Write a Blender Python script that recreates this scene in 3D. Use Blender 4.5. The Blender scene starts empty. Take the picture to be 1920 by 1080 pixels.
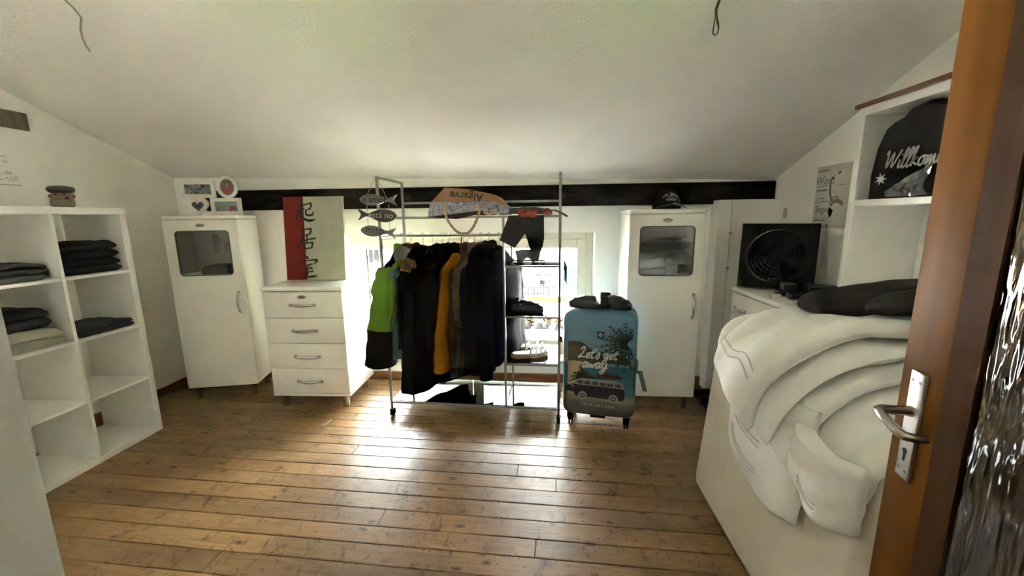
import bpy, bmesh, math, random
from mathutils import Vector, Matrix
random.seed(7)
S = bpy.context.scene
COL = S.collection
PI = math.pi

# ------------------------------------------------------------------ camera
CAM_H, YAW, PITCH, ROLL, FPX = 1.386, math.radians(4.33), math.radians(10.01), math.radians(-0.687), 749.3
cam_d = bpy.data.cameras.new('camera'); cam = bpy.data.objects.new('camera', cam_d); COL.objects.link(cam)
cam_d.sensor_width = 36.0; cam_d.lens = FPX / 1920 * 36.0; cam_d.clip_start = 0.02; cam_d.clip_end = 300
_f = Vector((-math.sin(YAW) * math.cos(PITCH), math.cos(YAW) * math.cos(PITCH), -math.sin(PITCH)))
_r0 = Vector((math.cos(YAW), math.sin(YAW), 0)); _u0 = _r0.cross(_f)
_r = _r0 * math.cos(ROLL) + _u0 * math.sin(ROLL); _u = -_r0 * math.sin(ROLL) + _u0 * math.cos(ROLL)
cam.matrix_world = Matrix(((_r.x, _u.x, -_f.x, 0), (_r.y, _u.y, -_f.y, 0), (_r.z, _u.z, -_f.z, CAM_H), (0, 0, 0, 1)))
S.camera = cam

# ------------------------------------------------------------------ world, sun, added hall fill light, exposure
world = bpy.data.worlds.new('sky'); S.world = world; world.use_nodes = True
_bg = world.node_tree.nodes['Background']
_bg.inputs['Color'].default_value = (0.95, 0.97, 1.0, 1); _bg.inputs['Strength'].default_value = 1.3

def lamp(name, kind, loc, direction, energy, color=(1, 1, 1), **kw):
    l = bpy.data.lights.new(name, kind); l.energy = energy; l.color = color
    for k, v in kw.items(): setattr(l, k, v)
    o = bpy.data.objects.new(name, l); COL.objects.link(o); o.location = loc
    o.rotation_euler = Vector(direction).to_track_quat('-Z', 'Y').to_euler()
    return o
lamp('sun', 'SUN', (-20, -10, 25), (0.76, 0.02, -0.65), 18.0, (1.0, 0.93, 0.80), angle=0.009)
lamp('hall_fill', 'AREA', (0.1, -1.1, 2.33), (0, 0.35, -1), 0.03, (1.0, 0.9, 0.76), shape='DISK', size=0.45)  # dim fill light added in the unseen hall behind the camera
S.view_settings.view_transform = 'Standard'; S.view_settings.look = 'None'
S.view_settings.gamma = 1.0; S.view_settings.use_curve_mapping = False
S.view_settings.exposure = 6.2
S.cycles.max_bounces = 16; S.cycles.diffuse_bounces = 10; S.cycles.transparent_max_bounces = 24

# ------------------------------------------------------------------ materials
def _nodes(name):
    m = bpy.data.materials.new(name); m.use_nodes = True
    nt = m.node_tree
    return m, nt, nt.nodes, nt.links, nt.nodes['Principled BSDF']

def mat(name, col, rough=0.55, metal=0.0, var=0.08, scale=12.0, bump=0.0, bscale=60.0, stretch=(1, 1, 1),
        spec=0.5, coat=0.0, sheen=0.0, alpha=None, trans=0.0, emit=None):
    m, nt, N, L, p = _nodes(name)
    tc = N.new('ShaderNodeTexCoord'); mp = N.new('ShaderNodeMapping'); mp.inputs['Scale'].default_value = stretch
    L.new(tc.outputs['Object'], mp.inputs['Vector'])
    nz = N.new('ShaderNodeTexNoise'); nz.inputs['Scale'].default_value = scale; nz.inputs['Detail'].default_value = 4
    L.new(mp.outputs['Vector'], nz.inputs['Vector'])
    rp = N.new('ShaderNodeValToRGB'); rp.color_ramp.elements[0].position = 0.3; rp.color_ramp.elements[1].position = 0.7
    c = Vector(col)
    rp.color_ramp.elements[0].color = (*(c * (1 - var)), 1); rp.color_ramp.elements[1].color = (*[min(1, x * (1 + var)) for x in c], 1)
    L.new(nz.outputs['Fac'], rp.inputs['Fac']); L.new(rp.outputs['Color'], p.inputs['Base Color'])
    p.inputs['Roughness'].default_value = rough; p.inputs['Metallic'].default_value = metal
    p.inputs['Specular IOR Level'].default_value = spec
    if coat: p.inputs['Coat Weight'].default_value = coat; p.inputs['Coat Roughness'].default_value = 0.1
    if sheen: p.inputs['Sheen Weight'].default_value = sheen
    if trans: p.inputs['Transmission Weight'].default_value = trans
    if bump:
        n2 = N.new('ShaderNodeTexNoise'); n2.inputs['Scale'].default_value = bscale; n2.inputs['Detail'].default_value = 5
        L.new(mp.outputs['Vector'], n2.inputs['Vector'])
        b = N.new('ShaderNodeBump'); b.inputs['Strength'].default_value = bump; b.inputs['Distance'].default_value = 0.01
        L.new(n2.outputs['Fac'], b.inputs['Height']); L.new(b.outputs['Normal'], p.inputs['Normal'])
    return m

def thin_glass(name, tint=(0.97, 0.99, 0.98), refl=0.0, rough=0.02):
    m = bpy.data.materials.new(name); m.use_nodes = True; nt = m.node_tree; N = nt.nodes; L = nt.links
    N.remove(N['Principled BSDF']); out = N['Material Output']
    t = N.new('ShaderNodeBsdfTransparent'); t.inputs['Color'].default_value = (*tint, 1)
    g = N.new('ShaderNodeBsdfGlossy'); g.inputs['Roughness'].default_value = rough
    lw = N.new('ShaderNodeFresnel'); lw.inputs['IOR'].default_value = 1.45
    nz = N.new('ShaderNodeTexNoise'); nz.inputs['Scale'].default_value = 3
    mul = N.new('ShaderNodeMath'); mul.operation = 'MULTIPLY_ADD'; mul.inputs[1].default_value = 0.02; mul.inputs[2].default_value = refl
    L.new(nz.outputs['Fac'], mul.inputs[0])
    ad = N.new('ShaderNodeMath'); ad.operation = 'ADD'; L.new(lw.outputs['Fac'], ad.inputs[0]); L.new(mul.outputs[0], ad.inputs[1])
    mx = N.new('ShaderNodeMixShader'); L.new(ad.outputs[0], mx.inputs['Fac'])
    L.new(t.outputs[0], mx.inputs[1]); L.new(g.outputs[0], mx.inputs[2]); L.new(mx.outputs[0], out.inputs['Surface'])
    return m

def wood_floor():
    m, nt, N, L, p = _nodes('pine_boards')
    tc = N.new('ShaderNodeTexCoord'); oi = N.new('ShaderNodeObjectInfo')
    off = N.new('ShaderNodeVectorMath'); off.operation = 'MULTIPLY_ADD'
    cmb = N.new('ShaderNodeCombineXYZ')
    for k in ('X', 'Y', 'Z'): L.new(oi.outputs['Random'], cmb.inputs[k])
    L.new(cmb.outputs[0], off.inputs[0]); off.inputs[1].default_value = (37, 91, 13); L.new(tc.outputs['Object'], off.inputs[2])
    def noise(sc, stretch, detail=4, rough=0.55, dist=0.0):
        mp = N.new('ShaderNodeMapping'); mp.inputs['Scale'].default_value = stretch; L.new(off.outputs[0], mp.inputs['Vector'])
        n = N.new('ShaderNodeTexNoise'); n.inputs['Scale'].default_value = sc; n.inputs['Detail'].default_value = detail
        n.inputs['Roughness'].default_value = rough; n.inputs['Distortion'].default_value = dist
        L.new(mp.outputs[0], n.inputs['Vector']); return n.outputs['Fac']
    def ramp(fac, a, b, ca, cb):
        r = N.new('ShaderNodeValToRGB'); r.color_ramp.elements[0].position = a; r.color_ramp.elements[1].position = b
        r.color_ramp.elements[0].color = (*ca, 1); r.color_ramp.elements[1].color = (*cb, 1); L.new(fac, r.inputs['Fac']); return r.outputs['Color']
    def mix(kind, fac, a, b):
        x = N.new('ShaderNodeMix'); x.data_type = 'RGBA'; x.blend_type = kind
        if isinstance(fac, float): x.inputs['Factor'].default_value = fac
        else: L.new(fac, x.inputs['Factor'])
        L.new(a, x.inputs['A']); L.new(b, x.inputs['B']); return x.outputs['Result']
    grain = ramp(noise(6, (0.7, 9, 1), 5, 0.6, 1.2), 0.30, 0.72, (0.26, 0.145, 0.058), (0.42, 0.262, 0.12))
    plank = ramp(oi.outputs['Random'], 0.0, 1.0, (0.68, 0.68, 0.68), (1.08, 1.04, 1.0))
    base = mix('MULTIPLY', 1.0, grain, plank)
    # dark worn smudges that lie across the boards
    smud = ramp(noise(8.5, (2.4, 1.1, 1), 6, 0.7, 0.8), 0.55, 0.68, (1, 1, 1), (0.22, 0.18, 0.15))
    wear = ramp(noise(2.2, (1, 2.2, 1), 3, 0.6), 0.42, 0.68, (1, 1, 1), (0.58, 0.54, 0.50)); base = mix('MULTIPLY', 0.8, base, wear)
    base = mix('MULTIPLY', 0.85, base, smud)
    # knots
    mp = N.new('ShaderNodeMapping'); mp.inputs['Scale'].default_value = (4.2, 8.5, 1); L.new(off.outputs[0], mp.inputs['Vector'])
    nzv = N.new('ShaderNodeTexNoise'); nzv.inputs['Scale'].default_value = 14; L.new(off.outputs[0], nzv.inputs['Vector'])
    va = N.new('ShaderNodeVectorMath'); va.operation = 'MULTIPLY_ADD'; L.new(nzv.outputs['Color'], va.inputs[0]); va.inputs[1].default_value = (0.22, 0.22, 0); L.new(mp.outputs[0], va.inputs[2])
    vo = N.new('ShaderNodeTexVoronoi'); vo.voronoi_dimensions = '2D'; vo.inputs['Scale'].default_value = 1.0; L.new(va.outputs[0], vo.inputs['Vector'])
    kn = ramp(vo.outputs['Distance'], 0.04, 0.12, (0.08, 0.045, 0.025), (1, 1, 1))
    kmask = ramp(noise(2.3, (1.5, 1.5, 1), 2), 0.44, 0.56, (0, 0, 0), (0.85, 0.85, 0.85))
    base = mix('MULTIPLY', kmask, base, kn)
    nail = N.new('ShaderNodeTexVoronoi'); nail.voronoi_dimensions = '2D'; nail.inputs['Scale'].default_value = 11; L.new(off.outputs[0], nail.inputs['Vector'])
    base = mix('MULTIPLY', 0.7, base, ramp(nail.outputs['Distance'], 0.03, 0.075, (0.15, 0.10, 0.07), (1, 1, 1)))
    L.new(base, p.inputs['Base Color'])
    rr = ramp(noise(7, (1, 3, 1), 4), 0.3, 0.75, (0.31, 0.31, 0.31), (0.50, 0.50, 0.50)); L.new(rr, p.inputs['Roughness'])
    b = N.new('ShaderNodeBump'); b.inputs['Strength'].default_value = 0.25; b.inputs['Distance'].default_value = 0.004
    L.new(noise(16, (0.5, 9, 1), 4), b.inputs['Height']); L.new(b.outputs['Normal'], p.inputs['Normal'])
    p.inputs['Specular IOR Level'].default_value = 0.6
    return m

def wood(name, c0, c1, rough=0.4, stretch=(1, 1, 0.12), scale=22, coat=0.0, spec=0.5):
    m, nt, N, L, p = _nodes(name); p.inputs['Specular IOR Level'].default_value = spec
    tc = N.new('ShaderNodeTexCoord'); mp = N.new('ShaderNodeMapping'); mp.inputs['Scale'].default_value = stretch
    L.new(tc.outputs['Object'], mp.inputs['Vector'])
    n = N.new('ShaderNodeTexNoise'); n.inputs['Scale'].default_value = scale; n.inputs['Detail'].default_value = 6; n.inputs['Distortion'].default_value = 0.5
    L.new(mp.outputs[0], n.inputs['Vector'])
    r = N.new('ShaderNodeValToRGB'); r.color_ramp.elements[0].position = 0.35; r.color_ramp.elements[1].position = 0.68
    r.color_ramp.elements[0].color = (*c0, 1); r.color_ramp.elements[1].color = (*c1, 1)
    L.new(n.outputs['Fac'], r.inputs['Fac']); L.new(r.outputs['Color'], p.inputs['Base Color']); p.inputs['Roughness'].default_value = rough
    b = N.new('ShaderNodeBump'); b.inputs['Strength'].default_value = 0.15; b.inputs['Distance'].default_value = 0.003
    L.new(n.outputs['Fac'], b.inputs['Height']); L.new(b.outputs['Normal'], p.inputs['Normal'])
    if coat: p.inputs['Coat Weight'].default_value = coat; p.inputs['Coat Roughness'].default_value = 0.25
    return m

def banded(name, axis, stops, rough=0.4, scale=1.0):
    """flat printed colour bands along an object axis: stops = [(position, colour)]"""
    m, nt, N, L, p = _nodes(name)
    tc = N.new('ShaderNodeTexCoord'); sp = N.new('ShaderNodeSeparateXYZ'); L.new(tc.outputs['Object'], sp.inputs[0])
    r = N.new('ShaderNodeValToRGB'); r.color_ramp.interpolation = 'LINEAR'
    els = r.color_ramp.elements
    while len(els) < len(stops): els.new(0.5)
    for e, (pos, c) in zip(els, stops): e.position = pos; e.color = (*c, 1)
    L.new(sp.outputs[axis], r.inputs['Fac']); L.new(r.outputs['Color'], p.inputs['Base Color']); p.inputs['Roughness'].default_value = rough
    return m

def textured_glass():
    m, nt, N, L, p = _nodes('hammered_door_glass')
    tc = N.new('ShaderNodeTexCoord'); mp = N.new('ShaderNodeMapping'); mp.inputs['Scale'].default_value = (1, 1, 0.22); L.new(tc.outputs['Object'], mp.inputs['Vector'])
    v = N.new('ShaderNodeTexNoise'); v.inputs['Scale'].default_value = 85; v.inputs['Detail'].default_value = 0.5; L.new(mp.outputs[0], v.inputs['Vector'])
    b = N.new('ShaderNodeBump'); b.inputs['Strength'].default_value = 0.5; b.inputs['Distance'].default_value = 0.005
    L.new(v.outputs['Fac'], b.inputs['Height']); L.new(b.outputs['Normal'], p.inputs['Normal'])
    p.inputs['Base Color'].default_value = (0.16, 0.12, 0.085, 1); p.inputs['Roughness'].default_value = 0.03
    p.inputs['Transmission Weight'].default_value = 1.0; p.inputs['IOR'].default_value = 1.5
    return m

def plaster(name, col, scale=90, bump=0.12):
    return mat(name, col, rough=0.85, var=0.03, scale=2.5, bump=bump, bscale=scale, spec=0.25)

M = {}
M['wall'] = plaster('white_wall_plaster', (0.90, 0.888, 0.835))
M['ceil'] = plaster('white_ceiling_plaster', (0.80, 0.78, 0.745), 70, 0.35)
M['floor'] = wood_floor()
M['subfloor'] = mat('dark_board_gap', (0.03, 0.02, 0.012), 0.9)
M['beam'] = wood('blackened_beam_wood', (0.006, 0.005, 0.004), (0.022, 0.017, 0.013), 0.7, (0.15, 1, 1), 30, spec=0.1)
M['base'] = wood('brown_baseboard_wood', (0.12, 0.05, 0.02), (0.24, 0.11, 0.045), 0.4, (0.12, 0.12, 1), 25)
M['lacq'] = mat('cream_white_lacquer', (0.89, 0.87, 0.80), 0.22, var=0.015, spec=0.5, coat=0.3)
M['lacqin'] = mat('cabinet_inside_white', (0.72, 0.70, 0.66), 0.5, var=0.02)
M['white'] = mat('white_laminate', (0.86, 0.855, 0.81), 0.4, var=0.02, bump=0.03, bscale=200)
M['pvc'] = mat('white_window_plastic', (0.60, 0.58, 0.48), 0.35, var=0.02)
M['gasket'] = mat('grey_gasket_rubber', (0.10, 0.10, 0.09), 0.6)
M['chrome'] = mat('brushed_chrome', (0.62, 0.60, 0.56), 0.22, 1.0, var=0.05, scale=40)
M['steel'] = mat('matt_grey_steel', (0.28, 0.28, 0.25), 0.38, 0.85, var=0.08, scale=30)
M['alu'] = mat('worn_aluminium', (0.70, 0.70, 0.72), 0.35, 0.9, var=0.08, scale=50)
M['black'] = mat('black_plastic', (0.007, 0.007, 0.0075), 0.45, var=0.1, spec=0.3)
M['darkplastic'] = mat('charcoal_plastic', (0.008, 0.008, 0.008), 0.6, spec=0.2, var=0.1)
M['glass'] = thin_glass('clear_glass')
M['shelfglass'] = thin_glass('shelf_glass', (0.90, 0.96, 0.94))
M['cabglass'] = thin_glass('smoked_cabinet_glass', (0.80, 0.80, 0.78), 0.10, 0.06)
M['doorwood'] = wood('orange_stained_door_wood', (0.125, 0.047, 0.007), (0.18, 0.070, 0.011), 0.5, (1, 1, 0.08), 18, spec=0.06)
M['doordark'] = wood('dark_door_moulding_wood', (0.05, 0.018, 0.006), (0.10, 0.036, 0.012), 0.4, (1, 1, 0.08), 18)
M['doorglass'] = textured_glass()
M['rope'] = mat('natural_rope', (0.42, 0.32, 0.18), 0.9, var=0.3, scale=120, bump=0.4, bscale=150)
M['ink'] = mat('black_print', (0.012, 0.011, 0.010), 0.6)
M['whiteprint'] = mat('white_print', (0.50, 0.50, 0.47), 0.6)
M['paper'] = mat('off_white_paper', (0.62, 0.59, 0.52), 0.8, var=0.05)

# ------------------------------------------------------------------ mesh helpers
class MB:
    def __init__(s): s.v = []; s.f = []
    def _add(s, vs, fs):
        o = len(s.v); s.v += [tuple(p) for p in vs]; s.f += [tuple(i + o for i in f) for f in fs]; return s
    def box(s, x0, x1, y0, y1, z0, z1):
        return s._add([(x0, y0, z0), (x1, y0, z0), (x1, y1, z0), (x0, y1, z0), (x0, y0, z1), (x1, y0, z1), (x1, y1, z1), (x0, y1, z1)],
                      [(0, 3, 2, 1), (4, 5, 6, 7), (0, 1, 5, 4), (1, 2, 6, 5), (2, 3, 7, 6), (3, 0, 4, 7)])
    def rbox(s, x0, x1, y0, y1, z0, z1, r=0.004, seg=2):
        bm = bmesh.new(); t = MB().box(x0, x1, y0, y1, z0, z1)
        vs = [bm.verts.new(p) for p in t.v]
        for f in t.f: bm.faces.new([vs[i] for i in f])
        r = min(r, 0.49 * min(x1 - x0, y1 - y0, z1 - z0))
        bmesh.ops.bevel(bm, geom=bm.edges[:], offset=r, segments=seg, affect='EDGES', profile=0.5)
        bm.verts.index_update()
        s._add([v.co[:] for v in bm.verts], [[v.index for v in f.verts] for f in bm.faces]); bm.free(); return s
    def tube(s, path, r, n=8, cap=True, flat=1.0):
        P = [Vector(p) for p in path]; k = len(P); rs = r if isinstance(r, (list, tuple)) else [r] * k
        rings = []; prev = None
        for i in range(k):
            t = (P[min(i + 1, k - 1)] - P[max(i - 1, 0)])
            t = t.normalized() if t.length > 1e-9 else Vector((0, 0, 1))
            if prev is None:
                a = Vector((0, 0, 1)) if abs(t.z) < 0.9 else Vector((0, 1, 0))
                nn = t.cross(a).normalized()
            else:
                nn = (prev - t * prev.dot(t))
                nn = nn.normalized() if nn.length > 1e-6 else t.orthogonal().normalized()
            prev = nn; b = t.cross(nn)
            rings.append([P[i] + (nn * math.cos(2 * PI * j / n) + b * math.sin(2 * PI * j / n) * flat) * rs[i] for j in range(n)])
        return s.loft(rings, cap)
    def cyl(s, p0, p1, r, n=16): return s.tube([p0, p1], r, n)
    def loft(s, rings, cap=True):
        n = len(rings[0]); vs = [p for R_ in rings for p in R_]; fs = []
        for i in range(len(rings) - 1):
            for j in range(n):
                a = i * n + j; b = i * n + (j + 1) % n; fs.append((a, b, b + n, a + n))
        if cap: fs.append(tuple(range(n - 1, -1, -1))); fs.append(tuple(range((len(rings) - 1) * n, len(rings) * n)))
        return s._add(vs, fs)
    def lathe(s, prof, c=(0, 0, 0), n=24):
        return s.loft([[(c[0] + max(r, 1e-4) * math.cos(2 * PI * j / n), c[1] + max(r, 1e-4) * math.sin(2 * PI * j / n), c[2] + z) for j in range(n)] for r, z in prof])
    def ell(s, c, rx, ry, rz, n=16, m=10):
        rings = []
        for i in range(m + 1):
            a = -PI / 2 + PI * i / m; cr = max(math.cos(a), 1e-3)
            rings.append([(c[0] + rx * cr * math.cos(2 * PI * j / n), c[1] + ry * cr * math.sin(2 * PI * j / n), c[2] + rz * math.sin(a)) for j in range(n)])
        return s.loft(rings)
    def prism(s, poly, d0, d1, fr=None):
        """poly in (u, v); extruded w from d0 to d1; fr maps (u, v, w) to a point (default x, w, z plane)"""
        fr = fr or (lambda u, v, w: (u, w, v)); n = len(poly)
        vs = [fr(u, v, d0) for u, v in poly] + [fr(u, v, d1) for u, v in poly]
        fs = [tuple(range(n)), tuple(range(2 * n - 1, n - 1, -1))] + [(i, i + n, (i + 1) % n + n, (i + 1) % n) for i in range(n)]
        return s._add(vs, fs)
    def ring(s, outer, inner, d0, d1, fr=None):
        fr = fr or (lambda u, v, w: (u, w, v)); n = len(outer)
        vs = [fr(u, v, d0) for u, v in outer] + [fr(u, v, d0) for u, v in inner] + [fr(u, v, d1) for u, v in outer] + [fr(u, v, d1) for u, v in inner]
        fs = []
        for i in range(n):
            j = (i + 1) % n
            fs += [(i, j, j + n, i + n), (i + 2 * n, i + 3 * n, j + 3 * n, j + 2 * n), (i, i + 2 * n, j + 2 * n, j), (i + n, j + n, j + 3 * n, i + 3 * n)]
        return s._add(vs, fs)
    def stroke(s, pts, w, fr, d0=0.0, d1=0.001, smooth=0):
        """a pen stroke: pts (u, v), width w or list of widths; thin raised strip"""
        P = [Vector(p) for p in pts]; ws = list(w) if isinstance(w, (list, tuple)) else [w] * len(P)
        if len(ws) != len(P): ws = [ws[0] + (ws[-1] - ws[0]) * i / (len(P) - 1) for i in range(len(P))]
        if smooth and len(P) > 2:
            Q, W = [], []
            for i in range(len(P) - 1):
                p0, p1, p2, p3 = P[max(i - 1, 0)], P[i], P[i + 1], P[min(i + 2, len(P) - 1)]
                for k in range(smooth):
                    t = k / smooth
                    Q.append(0.5 * ((2 * p1) + (p2 - p0) * t + (2 * p0 - 5 * p1 + 4 * p2 - p3) * t * t + (3 * p1 - p0 - 3 * p2 + p3) * t ** 3)); W.append(ws[i] + (ws[i + 1] - ws[i]) * t)
            Q.append(P[-1]); W.append(ws[-1]); P, ws = Q, W
        n = len(P); Lp, Rp = [], []
        for i in range(n):
            t = P[min(i + 1, n - 1)] - P[max(i - 1, 0)]
            t = t.normalized() if t.length > 1e-9 else Vector((1, 0)); nn = Vector((-t.y, t.x)) * ws[i] / 2
            Lp.append(P[i] + nn); Rp.append(P[i] - nn)
        vs = [fr(q.x, q.y, d) for d in (d0, d1) for side in (Lp, Rp) for q in side]; fs = []
        for i in range(n - 1):
            fs += [(i, i + 1, n + i + 1, n + i), (2 * n + i, 3 * n + i, 3 * n + i + 1, 2 * n + i + 1), (i, 2 * n + i, 2 * n + i + 1, i + 1), (n + i, n + i + 1, 3 * n + i + 1, 3 * n + i)]
        return s._add(vs, fs)
    def sheet(s, fn, nu, nv, th, edge=0.12, wrap=False):
        """a thick cloth sheet with rounded rims around fn(u, v)"""
        P = [[Vector(fn(i / nu, j / nv)) for j in range(nv + 1)] for i in range(nu + 1)]
        top, bot = [], []
        for i in range(nu + 1):
            for j in range(nv + 1):
                du = P[min(i + 1, nu)][j] - P[max(i - 1, 0)][j]; dv = P[i][min(j + 1, nv)] - P[i][max(j - 1, 0)]
                n = du.cross(dv); n = n.normalized() if n.length > 1e-12 else Vector((0, 0, 1))
                d = min(i / nu, 1 - i / nu, j / nv, 1 - j / nv) / edge; d = min(d, 1); e = math.sqrt(max(0.0, 1 - (1 - d) ** 2)) * 0.95 + 0.05
                top.append(P[i][j] + n * th / 2 * e); bot.append(P[i][j] - n * th / 2 * e)
        K = (nu + 1) * (nv + 1); fs = []; ix = lambda i, j: i * (nv + 1) + j
        for i in range(nu):
            for j in range(nv):
                fs.append((ix(i, j), ix(i + 1, j), ix(i + 1, j + 1), ix(i, j + 1))); fs.append((K + ix(i, j), K + ix(i, j + 1), K + ix(i + 1, j + 1), K + ix(i + 1, j)))
        rim = [(i, 0) for i in range(nu)] + [(nu, j) for j in range(nv)] + [(i, nv) for i in range(nu, 0, -1)] + [(0, j) for j in range(nv, 0, -1)]
        for a in range(len(rim)):
            p, q = ix(*rim[a]), ix(*rim[(a + 1) % len(rim)]); fs.append((q, p, K + p, K + q))
        return s._add(top + bot, fs)
    def add(s, o, M_=None):
        return s._add([(M_ @ Vector(p))[:] for p in o.v] if M_ else o.v, o.f)
    def xf(s, M_): s.v = [(M_ @ Vector(p))[:] for p in s.v]; return s
    def jitter(s, amp, freq=9.0, seed=0.0):
        from mathutils import noise
        s.v = [(Vector(p) + noise.noise_vector(Vector(p) * freq + Vector((seed, seed, seed))) * amp)[:] for p in s.v]; return s
    def build(s, name, m, parent=None, smooth=35, loc=None, rot=None):
        me = bpy.data.meshes.new(name); me.from_pydata(s.v, [], s.f); me.validate()
        bm = bmesh.new(); bm.from_mesh(me); bmesh.ops.recalc_face_normals(bm, faces=bm.faces[:]); bm.to_mesh(me); bm.free()
        me.materials.append(m)
        if smooth:
            me.polygons.foreach_set('use_smooth', [True] * len(me.polygons)); me.set_sharp_from_angle(angle=math.radians(smooth))
        o = bpy.data.objects.new(name, me); COL.objects.link(o)
        if parent: o.parent = parent
        if loc: o.location = loc
        if rot: o.rotation_euler = rot
        return o

def tag(o, label=None, cat=None, group=None, kind=None):
    if label: o['label'] = label
    if cat: o['category'] = cat
    if group: o['group'] = group
    if kind: o['kind'] = kind
    return o
def thing(name, label, cat, loc=(0, 0, 0), rz=0.0, group=None, kind=None, rot=None):
    o = bpy.data.objects.new(name, None); COL.objects.link(o); o.location = loc; o.rotation_euler = rot or (0, 0, rz); o.empty_display_size = 0.1
    return tag(o, label, cat, group, kind)
def struct(name, mb, m, label=None, cat=None, smooth=0):
    return tag(mb.build(name, m, None, smooth), label, cat, None, 'structure')
def rrect(u0, u1, v0, v1, r, seg=5):
    pts = []
    for cx, cy, a0 in ((u1 - r, v1 - r, 0), (u0 + r, v1 - r, 90), (u0 + r, v0 + r, 180), (u1 - r, v0 + r, 270)):
        for k in range(seg + 1):
            a = math.radians(a0 + 90 * k / seg); pts.append((cx + r * math.cos(a), cy + r * math.sin(a)))
    return pts
def circ(cx, cy, rx, ry=None, n=32): return [(cx + rx * math.cos(2 * PI * k / n), cy + (ry or rx) * math.sin(2 * PI * k / n)) for k in range(n)]
def text(body, size, fr, d0=0.0, d1=0.0012, shear=0.0, align='CENTER', bold=0.0, space=1.0):
    """lettering as thin raised faces in the (u, v) plane of fr"""
    cu = bpy.data.curves.new('lettering', 'FONT'); cu.body = body; cu.size = size; cu.shear = shear; cu.align_x = align; cu.align_y = 'CENTER'
    cu.offset = bold; cu.space_character = space; cu.resolution_u = 3
    ob = bpy.data.objects.new('lettering', cu); me = bpy.data.meshes.new_from_object(ob)
    mb = MB(); mb._add([fr(v.co.x, v.co.y, d1) for v in me.vertices], [tuple(p.vertices) for p in me.polygons])
    bpy.data.objects.remove(ob); bpy.data.curves.remove(cu); bpy.data.meshes.remove(me)
    return mb
SCRIPT = {'L': (0.62, [[(.12, .7), (.28, .95), (.42, .85), (.3, .4), (.05, .04), (.3, .1), (.62, .06)]]), 'e': (0.36, [[(0, .18), (.25, .27), (.27, .42), (.13, .44), (.05, .22), (.13, .02), (.36, .12)]]),
          't': (0.3, [[(.17, .75), (.08, .2), (.15, .02), (.3, .1)], [(-.03, .5), (.32, .52)]]), "'": (0.14, [[(.09, .82), (.03, .62)]]), 's': (0.34, [[(0, .1), (.2, .48), (.27, .2), (.15, 0), (0, .06)]]),
          'g': (0.42, [[(.3, .4), (.12, .45), (.02, .2), (.15, .03), (.3, .42), (.26, -.2), (.1, -.35), (0, -.2), (.4, .1)]]), 'a': (0.42, [[(.3, .4), (.12, .45), (.02, .2), (.12, .02), (.27, .3), (.3, .42), (.28, .08), (.42, .1)]]),
          'w': (0.5, [[(0, .42), (.06, .04), (.22, .32), (.28, .04), (.5, .42)]]), 'y': (0.42, [[(0, .42), (.07, .08), (.25, .14), (.32, .44), (.24, -.2), (.07, -.35), (0, -.2), (.42, .12)]]),
          'W': (0.85, [[(0, .75), (.12, .9), (.18, .1), (.45, .8), (.5, .08), (.85, .9)]]), 'i': (0.2, [[(.06, .42), (.05, .05), (.2, .1)], [(.1, .62), (.12, .66)]]),
          'l': (0.26, [[(0, .1), (.2, .7), (.15, .92), (.06, .7), (.08, .04), (.26, .1)]]), 'k': (0.38, [[(0, .1), (.16, .85), (.06, .8), (.06, .02)], [(.06, .25), (.28, .42), (.1, .24), (.36, .06)]]),
          'o': (0.4, [[(.2, .43), (.05, .3), (.08, .05), (.25, .04), (.3, .3), (.2, .43), (.4, .4)]]), 'm': (0.56, [[(0, .02), (.06, .42), (.08, .02), (.2, .43), (.25, .02), (.38, .43), (.44, .04), (.56, .1)]]), 'n': (0.42, [[(0, .02), (.06, .42), (.08, .02), (.22, .43), (.28, .04), (.42, .1)]]), ' ': (0.3, [])}
def cursive(mb, body, u, v, size, w, fr, shear=0.22, d1=0.0015):
    for ch in body:
        adv, sts = SCRIPT[ch]
        for st in sts: mb.stroke([(u + size * (x + shear * y), v + size * y) for x, y in st], w, fr, 0.0, d1, smooth=5)
        u += size * adv
    return mb
def copy_tree(o, parent=None):
    c = o.copy(); COL.objects.link(c); c.parent = parent
    for ch in list(o.children): copy_tree(ch, c)
    return c
# ================================================================== THE ROOM
XL, XR, YB, YF = -3.08, 1.75, 3.24, 0.20          # left wall, right wall, back wall, wall with the door
def ceil_z(x, y): return 1.745 + (1.645 - 1.745) * (x - XL) / (XR - XL) + 0.39 * (YB - y)

floor = struct('floor', MB().box(XL - 0.1, XR + 0.1, -2.4, YB + 0.02, -0.12, -0.022), M['subfloor'], 'worn pine board floor of the attic room')
# boards, laid almost parallel to the window wall (turned by 2.5 degrees), each one a mesh
_rot = math.radians(-2.5); _c, _s = math.cos(_rot), math.sin(_rot)
rw = random.Random(3); v = -0.62; row = 0
while v < 3.42:
    w = rw.choice((0.098, 0.104, 0.108, 0.102)); u = -3.35 - rw.random() * 1.5
    while u < 2.0:
        L_ = rw.uniform(1.3, 3.4); g = 0.0022
        if u + L_ > -3.2:
            z1 = rw.uniform(-0.0008, 0.0006)
            mb = MB().rbox(0, L_ - g, 0, w - 2 * g, -0.022, z1, 0.0018, 1)
            o = mb.build('plank', M['floor'], floor, smooth=0)
            o.location = (u * _c - v * _s, u * _s + v * _c, 0); o.rotation_euler = (0, 0, _rot)
            # keep the board inside the walls
            me = o.data
            for vert in me.vertices:
                wx = o.location.x + vert.co.x * _c - vert.co.y * _s
                if wx < XL + 0.002: vert.co.x += (XL + 0.002 - wx) / _c
                if wx > XR - 0.002: vert.co.x -= (wx - XR + 0.002) / _c
                wy = o.location.y + vert.co.x * _s + vert.co.y * _c
                if wy > YB - 0.002: vert.co.y -= (wy - YB + 0.002) / _c
        u += L_
    v += w; row += 1
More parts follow.
